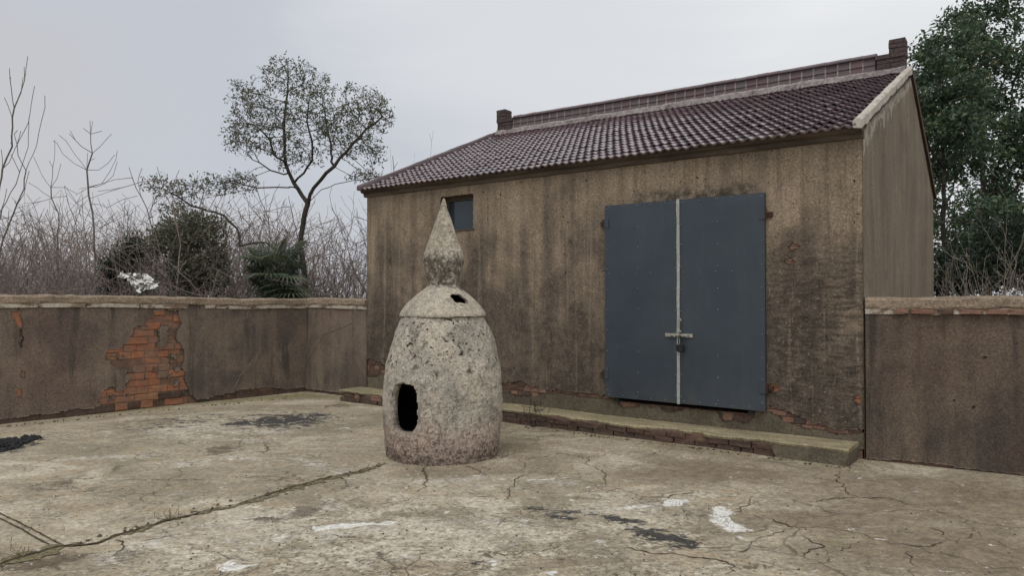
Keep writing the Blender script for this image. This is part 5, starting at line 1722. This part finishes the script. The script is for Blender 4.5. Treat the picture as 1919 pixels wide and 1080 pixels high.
bare_from_lines('bare_sapling', 'low bare sapling with a three pronged top left of the candelabra sapling', [
    (None, [(118, 720), (112, 560), (108, 470)] + Z6((380, 1080), (330, 980), (330, 910), (345, 780), (352, 680))),
    (1, Z6((330, 915), (270, 830), (215, 710))), (1, Z6((330, 910), (370, 850), (395, 755))), (1, Z6((330, 985), (240, 910), (180, 880))), (1, Z6((335, 890), (420, 915), (500, 950))), (1, Z6((345, 790), (310, 730)))],
    13.4, 0.0048, 'bark_grey', None, 12, p=2.4)

# ------------------------------------------------------------------ bare shrubs and thicket
def shrub_skeleton(r2, height, spread, nst, depthmax=4, seglen=0.13):
    nodes = []; parents = []
    for s in range(nst):
        a = r2.uniform(0, 2 * math.pi); lean = r2.uniform(0, spread)
        d0 = np.array([math.cos(a) * lean, math.sin(a) * lean, 1.0]); d0 /= np.linalg.norm(d0)
        root = np.array([r2.normal() * .08, r2.normal() * .08, 0.0])
        nodes.append(root); parents.append(-1)
        stack = [(len(nodes) - 1, root, d0, height * r2.uniform(.6, 1.05), 0)]
        while stack:
            cur, q, d, L, lev = stack.pop()
            n = max(2, int(L / seglen))
            for k in range(n):
                d = d + r2.normal(size=3) * .13 + np.array([0, 0, .03]); d /= np.linalg.norm(d)
                q = q + d * (L / n); nodes.append(q); parents.append(cur); cur = len(nodes) - 1
                if lev < depthmax and k >= n * .2 and r2.random() < (.42 if lev == 0 else .36):
                    sd = d + r2.normal(size=3) * .62; sd /= np.linalg.norm(sd)
                    stack.append((cur, q, sd, L * r2.uniform(.28, .55), lev + 1))
    return np.array(nodes), np.array(parents)
def shrub_geo(seed, height, spread, nst, rtip=.0035, dm=3):
    r2 = np.random.default_rng(seed)
    n, p = shrub_skeleton(r2, height, spread, nst, dm)
    rad, kids = tree_radii(p, rtip, 2.5)
    return skeleton_mesh(n, p, rad, .009)
SHRUBS = [shrub_geo(300 + i, 2.3, .5, 5, .0030) for i in range(6)]
def shrub_mesh(i, mat):
    V, Fq = SHRUBS[i]
    me = mesh_np('branches', V, Fq, True); me.materials.append(MATS[mat]); return me
def bare_shrub(x, ytop, D, variant, mat, label, rz=0.0, wide=1.0):
    c = px_depth(x, ytop, D)
    hgt = c[2] + .1
    V, _ = SHRUBS[variant]
    s = hgt / V[:, 2].max()
    e = empty('bare_shrub', (c[0], D, -.1), 0)
    tag(e, label, 'shrub', 'bare shrubs behind the walls')
    link('branches', shrub_mesh(variant, mat), None, e, (0, 0, 0), (0, 0, rz), (s * wide, s * wide, s))
for a in ((672, 355, 12.3, 0, 'bark_dark', 'dark bare shrub with rising stems against the left end of the storehouse', 1.0, .75),
          (632, 420, 13.2, 1, 'bark_grey', 'thin grey bare shrub between the forked tree and the storehouse', 2.0, .7),
          (455, 345, 16.5, 2, 'bark_grey', 'tall pale bare shrub above the fan palm', .5, .6),
          (60, 455, 11.8, 3, 'bark_brown', 'brown tangled bare shrub behind the far left coping', .2, 1.1),
          (170, 450, 12.2, 4, 'bark_brown', 'reddish brown bare shrub below the candelabra sapling', 2.2, 1.1),
          (238, 455, 13.0, 5, 'bark_grey', 'grey bare shrub left of the white film scrap', 3.0, .8),
          (380, 470, 11.6, 1, 'bark_pale', 'pale stemmed bare shrub in front of the round evergreen bush', 1.4, .6),
          (785, 235, 17.0, 5, 'bark_grey', 'bare treetop showing over the left roof slope', .9, .35),
          (745, 285, 16.0, 3, 'bark_grey', 'two thin twigs just above the left roof edge', 2.6, .3),
          (1872, 345, 11.5, 2, 'bark_pale', 'pale bare shrub with a thick stem above the right wall', 1.1, .7),
          (1795, 395, 11.2, 0, 'bark_pale', 'pale leaning bare shrub beside the right gable', 2.9, .75),
          (1905, 420, 11.3, 1, 'bark_pale', 'pale bare shrub at the right edge of the picture above the wall', .6, .7),
          (1838, 400, 12.0, 5, 'bark_pale', 'slim pale bare shrub between two others above the right wall', 1.9, .6),
          (1760, 430, 12.6, 4, 'bark_grey', 'grey bare shrub close behind the right gable edge', .3, .7)):
    bare_shrub(*a[:6], rz=a[6], wide=a[7])
def build_thicket():
    r2 = np.random.default_rng(55)
    parts = []
    spots = []
    for k in range(150):
        D = r2.uniform(13.2, 24)
        x = r2.uniform(-120, 720)
        top = 320 + 95 * vnoise(np.array([[x / 90., 0, 0]]), 1.0, 4)[0] + r2.uniform(-25, 35)
        spots.append((x, top + 18, D))
    for k in range(64):
        spots.append((r2.uniform(-60, 320), r2.uniform(410, 490), r2.uniform(11.8, 14)))
    for k in range(16):
        spots.append((r2.uniform(420, 690), r2.uniform(470, 515), r2.uniform(13.2, 15)))
    for k in range(26):
        spots.append((r2.uniform(1730, 2100), r2.uniform(455, 520), r2.uniform(11.5, 15)))
    for (x, top, D) in spots:
        V, Fq = SHRUBS[r2.integers(6)]
        c = px_depth(x, top, D); s = (c[2] + .1) / V[:, 2].max()
        a = r2.uniform(0, 6.28); w = r2.uniform(.8, 1.3)
        R = np.array([[math.cos(a), -math.sin(a), 0], [math.sin(a), math.cos(a), 0], [0, 0, 1]])
        W = (V * np.array([s * w, s * w, s])) @ R.T + np.array([c[0], D, -.1])
        parts.append((W, Fq))
    V, Fq = join(parts)
    tag(link('thicket', mesh_np('thicket', V, Fq, True), 'bark_brown'), 'tangled brown leafless scrub filling the view above the courtyard walls', 'scrub', None, 'stuff')
    # dry grass in front of the scrub
    n = 9000
    X = np.concatenate([r2.uniform(-9.5, -2.6, n), r2.uniform(6.5, 12, n // 2)]); Y = np.concatenate([r2.uniform(11.2, 16, n), r2.uniform(10, 15, n // 2)])
    ok = ((np.stack([X, Y], 1) - K) @ np.array([-WLX[1], WLX[0]]) > .4) | ((np.stack([X, Y], 1) - C) @ EY > .6)
    ok &= ((np.stack([X, Y], 1) - C) @ EY > .5) | (X < -3)
    ok &= ~(((np.stack([X, Y], 1) - C) @ EY > -.2) & ((np.stack([X, Y], 1) - C) @ EY < HD + .4) & ((np.stack([X, Y], 1) - C) @ EX < .3) & ((np.stack([X, Y], 1) - C) @ EX > -HL - .3))
    P = np.stack([X, Y, np.full(len(X), -.12)], 1)[ok]
    D = r2.normal(size=(len(P), 3)) * np.array([.35, .35, .1]) + np.array([0, 0, 1.])
    V, Fq = leaf_quads(P, D, 1.35, .02, 8, .12)
    tag(link('dry_grass', mesh_np('dry_grass', V, Fq), 'dry_grass'), 'dry straw coloured weeds growing behind the courtyard walls', 'grass', None, 'stuff')
build_thicket()

# ------------------------------------------------------------------ evergreen bushes, palm
def leaf_bush(name, label, lobes, D, n, size, mat, seed, stem='bark_dark', cat='bush', up=.4):
    r2 = np.random.default_rng(seed)
    pts = []
    tot = sum(l[2] * l[3] for l in lobes)
    for (cx, cy, rx, ry, dd) in lobes:
        m = int(n * rx * ry / tot)
        # clustered sprays through the volume
        cl = ell_points(cx, cy, rx, ry, D, dd, max(6, m // 28), r2)
        keepn = r2.integers(0, len(cl), m)
        pts.append(cl[keepn] + r2.normal(size=(m, 3)) * np.array([.075, .075, .07]))
    P = np.concatenate(pts)
    P = P[P[:, 2] > -.05]
    c = px_depth(lobes[0][0], lobes[0][1], D)
    Dn = (P - c) * .6 + r2.normal(size=P.shape) * .5 + np.array([0, 0, up])
    base = np.array([c[0], D, -.1])
    t = empty(name, base); tag(t, label, cat)
    V, Fq = leaf_quads(P, Dn, size, size * .42, seed, .1)
    place('foliage', V, Fq, mat, t, base)
    # stems
    nodes = [base.copy()]; parents = [-1]
    tgt = P[r2.integers(0, len(P), 130)]
    nodes, parents = colonize(tgt, [base + np.array([0, 0, z]) for z in np.arange(0, .8, .15)], [-1, 0, 1, 2, 3, 4], .14, 3.0, .2, 40, (0, 0, .1), seed)
    rad, kids = tree_radii(parents, .005, 2.4)
    V, Fq = skeleton_mesh(nodes, parents, rad)
    place('stems', V, Fq, stem, t, base, True)
leaf_bush('evergreen_bush', 'rounded dark olive evergreen bush behind the wall right of the white film', [(355, 475, 62, 75, .9), (330, 440, 40, 40, .6), (385, 430, 35, 35, .6), (370, 520, 60, 40, .8)], 13.2, 8000, .085, 'leaf_grey', 71)
leaf_bush('evergreen_bush', 'small dense blackish green conifer bush left of the white film', [(238, 495, 30, 42, .5), (222, 510, 24, 36, .45), (255, 472, 13, 34, .3), (235, 538, 45, 18, .5)], 13.6, 9500, .06, 'leaf_dark', 72)

def build_palm():
    D = 12.9
    base = px_depth(520, 700, D); base[2] = -.1
    t = empty('fan_palm', base); tag(t, 'squat fan palm with drooping dark green leaves beside the forked tree trunk', 'palm')
    r2 = np.random.default_rng(81)
    top = px_depth(518, 497, D)
    mb = MB(); pts = [base + (top - base) * k / 6 for k in range(7)]
    mb.tube([p - base for p in pts], [.085, .09, .09, .095, .10, .11, .07], 9)
    link('trunk', mb.mesh('trunk', True), 'palm_fibre', t)
    for i in range(40):
        a = 2 * math.pi * i / 40 * 2.4 + r2.uniform(-.3, .3)
        el = r2.uniform(-.75, 1.0) if i > 5 else r2.uniform(.5, 1.2)
        d = np.array([math.cos(a) * math.cos(el), math.sin(a) * math.cos(el), math.sin(el)])
        L = r2.uniform(.2, .42)
        o = top + np.array([0, 0, -.75 * (i / 40) ** 1.2 + r2.uniform(-.05, .08)])
        hub = o + d * L
        V = []; Fs = []
        side = np.cross(d, [0, 0, 1.]); side /= np.linalg.norm(side) + 1e-9
        nrm = np.cross(side, d)
        R = r2.uniform(.36, .52); nb = 20
        for k in range(nb):
            th = (k - (nb - 1) / 2) / nb * 4.4
            u = d * math.cos(th) + side * math.sin(th)
            tip = hub + u * R * (1 - .12 * abs(th) / 2.2) - np.array([0, 0, .16 + .12 * r2.random()]) * R + nrm * .02
            mid = hub + u * R * .55 + nrm * .012
            w = np.cross(u, nrm); w /= np.linalg.norm(w) + 1e-9
            b0 = len(V)
            V += [hub, mid + w * .017 - nrm * .006, tip, mid - w * .017 - nrm * .006, mid + nrm * .010]
            Fs += [(b0, b0 + 1, b0 + 4), (b0, b0 + 4, b0 + 3), (b0 + 4, b0 + 1, b0 + 2), (b0 + 4, b0 + 2, b0 + 3)]
        mb = MB(); mb.add([np.array(v) - base for v in V], Fs)
        fr = link('frond', mb.mesh('frond'), 'leaf_palm', t)
        mb = MB(); mb.tube([o - base, (o + hub) / 2 - base + np.array([0, 0, .02]), hub - base], [.011, .009, .008], 5)
        link('petiole', mb.mesh('petiole', True), 'leaf_palm', fr)
build_palm()

# ------------------------------------------------------------------ tall evergreens on the right
def big_tree(name, label, D, base_px, lobes, trunk, seed, nl, size, natt):
    r2 = np.random.default_rng(seed)
    base = px_depth(base_px, 700, D); base[2] = -.1
    lines = [(None, [(base_px, HZ + 1.7 * F / D)] + trunk[0])] + [(1, q) for q in trunk[1:]]
    nodes, parents = polyline_nodes(lines, D, .3, .02)
    tot = sum(l[2] * l[3] for l in lobes)
    att = np.concatenate([ell_points(cx, cy, rx, ry, D, dd, int(natt * rx * ry / tot), r2) for (cx, cy, rx, ry, dd) in lobes])
    nodes, parents = colonize(att, nodes, parents, .2, 1.9, .3, 60, (0, 0, .08), seed)
    rad, kids = tree_radii(parents, .008, 2.3)
    nodes[0] = base
    t = empty(name, base); tag(t, label, 'tree')
    V, Fq = skeleton_mesh(nodes, parents, rad, .02)
    place('trunk', V, Fq, 'bark_dark', t, base, True)
    tips = np.where(rad < .0135)[0]
    w = np.where(kids[tips] == 0, 1.0, .4)
    w *= np.where(vnoise(nodes[tips], .9, 7) < .42, .10, 1.0)
    pick = r2.choice(tips, nl, p=w / w.sum())
    P = nodes[pick] + r2.normal(size=(nl, 3)) * np.array([.15, .15, .11])
    d = nodes[pick] - nodes[np.maximum(parents[pick], 0)]; d /= np.linalg.norm(d, axis=1, keepdims=True) + 1e-9
    V, Fq = leaf_quads(P, d + r2.normal(size=P.shape) * .8 + np.array([0, 0, .1]), size, size * .48, seed, .15)
    place('crown', V, Fq, 'leaf_camphor', t, base)
big_tree('evergreen_tree', 'tall dark evergreen tree reaching the top right corner', 17.5, 1850,
         [(1840, 60, 75, 55, 1.6), (1860, 20, 60, 40, 1.2), (1800, 120, 80, 60, 1.6), (1890, 150, 70, 90, 1.8), (1930, 90, 60, 70, 1.5), (1850, 260, 100, 70, 2.0), (1930, 300, 70, 90, 1.8), (1820, 380, 90, 60, 1.8), (1900, 430, 100, 70, 1.8)],
         [[(1852, 480), (1848, 380), (1842, 250), (1848, 140), (1850, 60)], [(1848, 380), (1880, 290, .5), (1900, 180, .6)], [(1842, 300), (1800, 220, -.4), (1790, 140, -.5)], [(1850, 440), (1900, 370, -.6), (1930, 300, -.8)]], 91, 27000, .12, 900)
big_tree('evergreen_tree', 'dark evergreen tree directly behind the right gable of the storehouse', 15.5, 1772,
         [(1765, 95, 45, 30, 1.0), (1745, 140, 40, 35, 1.0), (1770, 200, 55, 45, 1.3), (1740, 260, 45, 50, 1.2), (1790, 300, 60, 50, 1.4), (1755, 370, 55, 50, 1.4), (1800, 430, 60, 50, 1.4), (1700, 200, 30, 40, .8)],
         [[(1771, 480), (1768, 380), (1772, 280), (1765, 180), (1760, 110)], [(1768, 400), (1800, 320, .4), (1815, 260, .4)], [(1770, 330), (1740, 270, -.3), (1735, 210, -.4)]], 92, 12500, .115, 520)
leaf_bush('evergreen_bush', 'dark evergreen undergrowth behind the bare shrubs above the right wall', [(1830, 510, 100, 45, 1.0), (1900, 470, 70, 70, 1.0), (1780, 520, 50, 45, .8), (1970, 500, 70, 60, 1.0)], 14.2, 15000, .10, 'leaf_dark', 93)

# ------------------------------------------------------------------ small things
def crumpled_film():
    D = 11.45
    o = px_depth(260, 527, D)
    n, m = 40, 18
    V = []
    for i in range(n + 1):
        for k in range(m + 1):
            s = i / n - .5; q = k / m - .5
            P = np.array([[s * 4, q * 3, 0.]])
            a = fbm(P, 1.9, 3, 4)[0] - .5; b = fbm(P, 3.3, 3, 9)[0] - .5; c = fbm(P, 1.1, 2, 14)[0] - .5
            wdt = (.11 + .06 * math.sin(s * 7 + 1)) * (1.1 - abs(s) * .9)
            V.append((s * .56 + a * .12, q * .12 + b * .26, -s * .20 + q * 1.7 * wdt + c * .12 + b * .08))
    Fs = [(i * (m + 1) + k, (i + 1) * (m + 1) + k, (i + 1) * (m + 1) + k + 1, i * (m + 1) + k + 1) for i in range(n) for k in range(m)
          if vnoise(np.array([[i * .35, k * .45, 0.]]), 1.0, 3)[0] < .72]
    mb = MB(); mb.add(V, Fs)
    t = link('plastic_film', mb.mesh('plastic_film', True), 'white_film', None, o)
    tag(t, 'crumpled white plastic film caught on scrub above the left wall', 'plastic')
crumpled_film()

def heap(name, label, cat, cpx, rx, ry, hgt, n, size, mat, seed):
    r2 = np.random.default_rng(seed)
    c = px_ground(*cpx)
    parts = []
    cube = np.array([(x, y, z) for x in (-1, 1) for y in (-1, 1) for z in (-1, 1)], float)
    Fc = np.array([(0, 1, 3, 2), (4, 6, 7, 5), (0, 4, 5, 1), (2, 3, 7, 6), (0, 2, 6, 4), (1, 5, 7, 3)])
    for i in range(n):
        a = r2.uniform(0, 6.28); q = math.sqrt(r2.uniform(0, 1)) * (1 + .25 * math.sin(3 * a + seed))
        x, y = math.cos(a) * q * rx, math.sin(a) * q * ry
        z = hgt * max(0, 1 - q) * r2.uniform(.4, 1.0) + zfloor((c[0] + x, c[1] + y))
        s = size * r2.uniform(.4, 1.2)
        M = r2.normal(size=(3, 3)); M, _ = np.linalg.qr(M)
        parts.append(((cube * r2.uniform(.5, 1.0, (1, 3)) * s + r2.normal(size=(8, 3)) * s * .18) @ M.T + np.array([x, y, z + s * .25]), Fc))
    V, Fq = join(parts)
    t = link(name, mesh_np(name, V, Fq), mat, None, (c[0], c[1], 0))
    tag(t, label, cat)
    return t
heap('coal_heap', 'low heap of black coal crumbs by the left edge of the courtyard', 'coal', (2, 834), .30, .42, .03, 650, .018, 'coal', 4)
heap('lime_lump', 'small white lime lump lying right of centre on the concrete', 'lime', (1262, 942), .06, .07, .020, 110, .009, 'lime_white', 5)
heap('lime_lump', 'elongated white lime lump on the concrete in front of the door', 'lime', (1357, 972), .045, .19, .010, 130, .008, 'lime_white', 6)

def weed(name, label, cpx, hgt, spread, n, seed, mat='dry_grass', z=0.0):
    r2 = np.random.default_rng(seed)
    c = px_ground(*cpx)
    nodes, parents = shrub_skeleton(r2, hgt, spread, n, 2, .035)
    nodes[:, :2] *= .8
    nodes[parents < 0] = 0.0
    rad, k = tree_radii(parents, .0022, 2.6)
    V, Fq = skeleton_mesh(nodes, parents, rad, .5)
    t = link(name, mesh_np(name, V, Fq), mat, None, (c[0], c[1], z))
    tag(t, label, 'weed')
weed('dry_weed', 'dry twiggy weed growing at the foot of the brick step behind the burner', (1000, 800), .36, .9, 11, 3, 'bark_dark')
weed('dry_weed', 'tiny dry weed at the right foot of the burner', (941, 858), .10, 1.2, 5, 4, 'bark_dark')
weed('dry_weed', 'small dry tuft in the slab joint at the lower left', (322, 974), .10, 1.6, 9, 5)
weed('dry_weed', 'dead weed tuft in the slab joint at the very lower left corner', (45, 1042), .07, 1.8, 12, 6)

def debris():
    r2 = np.random.default_rng(8)
    parts = []
    cube = np.array([(x, y, z) for x in (-1, 1) for y in (-1, 1) for z in (-1, 1)], float)
    Fc = np.array([(0, 1, 3, 2), (4, 6, 7, 5), (0, 4, 5, 1), (2, 3, 7, 6), (0, 2, 6, 4), (1, 5, 7, 3)])
    def add(c, s):
        M, _ = np.linalg.qr(r2.normal(size=(3, 3)))
        parts.append(((cube * r2.uniform(.4, 1, (1, 3)) * s) @ M.T + np.array([c[0], c[1], zfloor(c) + s * .3]), Fc))
    for k in range(420):
        add(px_ground(r2.uniform(-20, 1900), r2.uniform(800, 1085)), r2.uniform(.002, .007))
    for k in range(260):       # along the step, the walls and the joint
        u = r2.uniform(0, 1)
        ch = r2.integers(3)
        if ch == 0: p = px_ground(960 + 630 * u, 797 + 82 * u) + r2.normal(size=2) * .03
        elif ch == 1: p = px_ground(10 + 560 * u, 800 - 57 * u) + r2.normal(size=2) * .04
        else: p = px_ground(100 + 620 * u, 1030 - 158 * u) + r2.normal(size=2) * .05
        add(p, r2.uniform(.004, .013))
    V, Fq = join(parts)
    tag(link('grit', mesh_np('grit', V, Fq), 'soil'), 'loose grit and crumbs scattered over the concrete', 'grit', None, 'stuff')
debris()
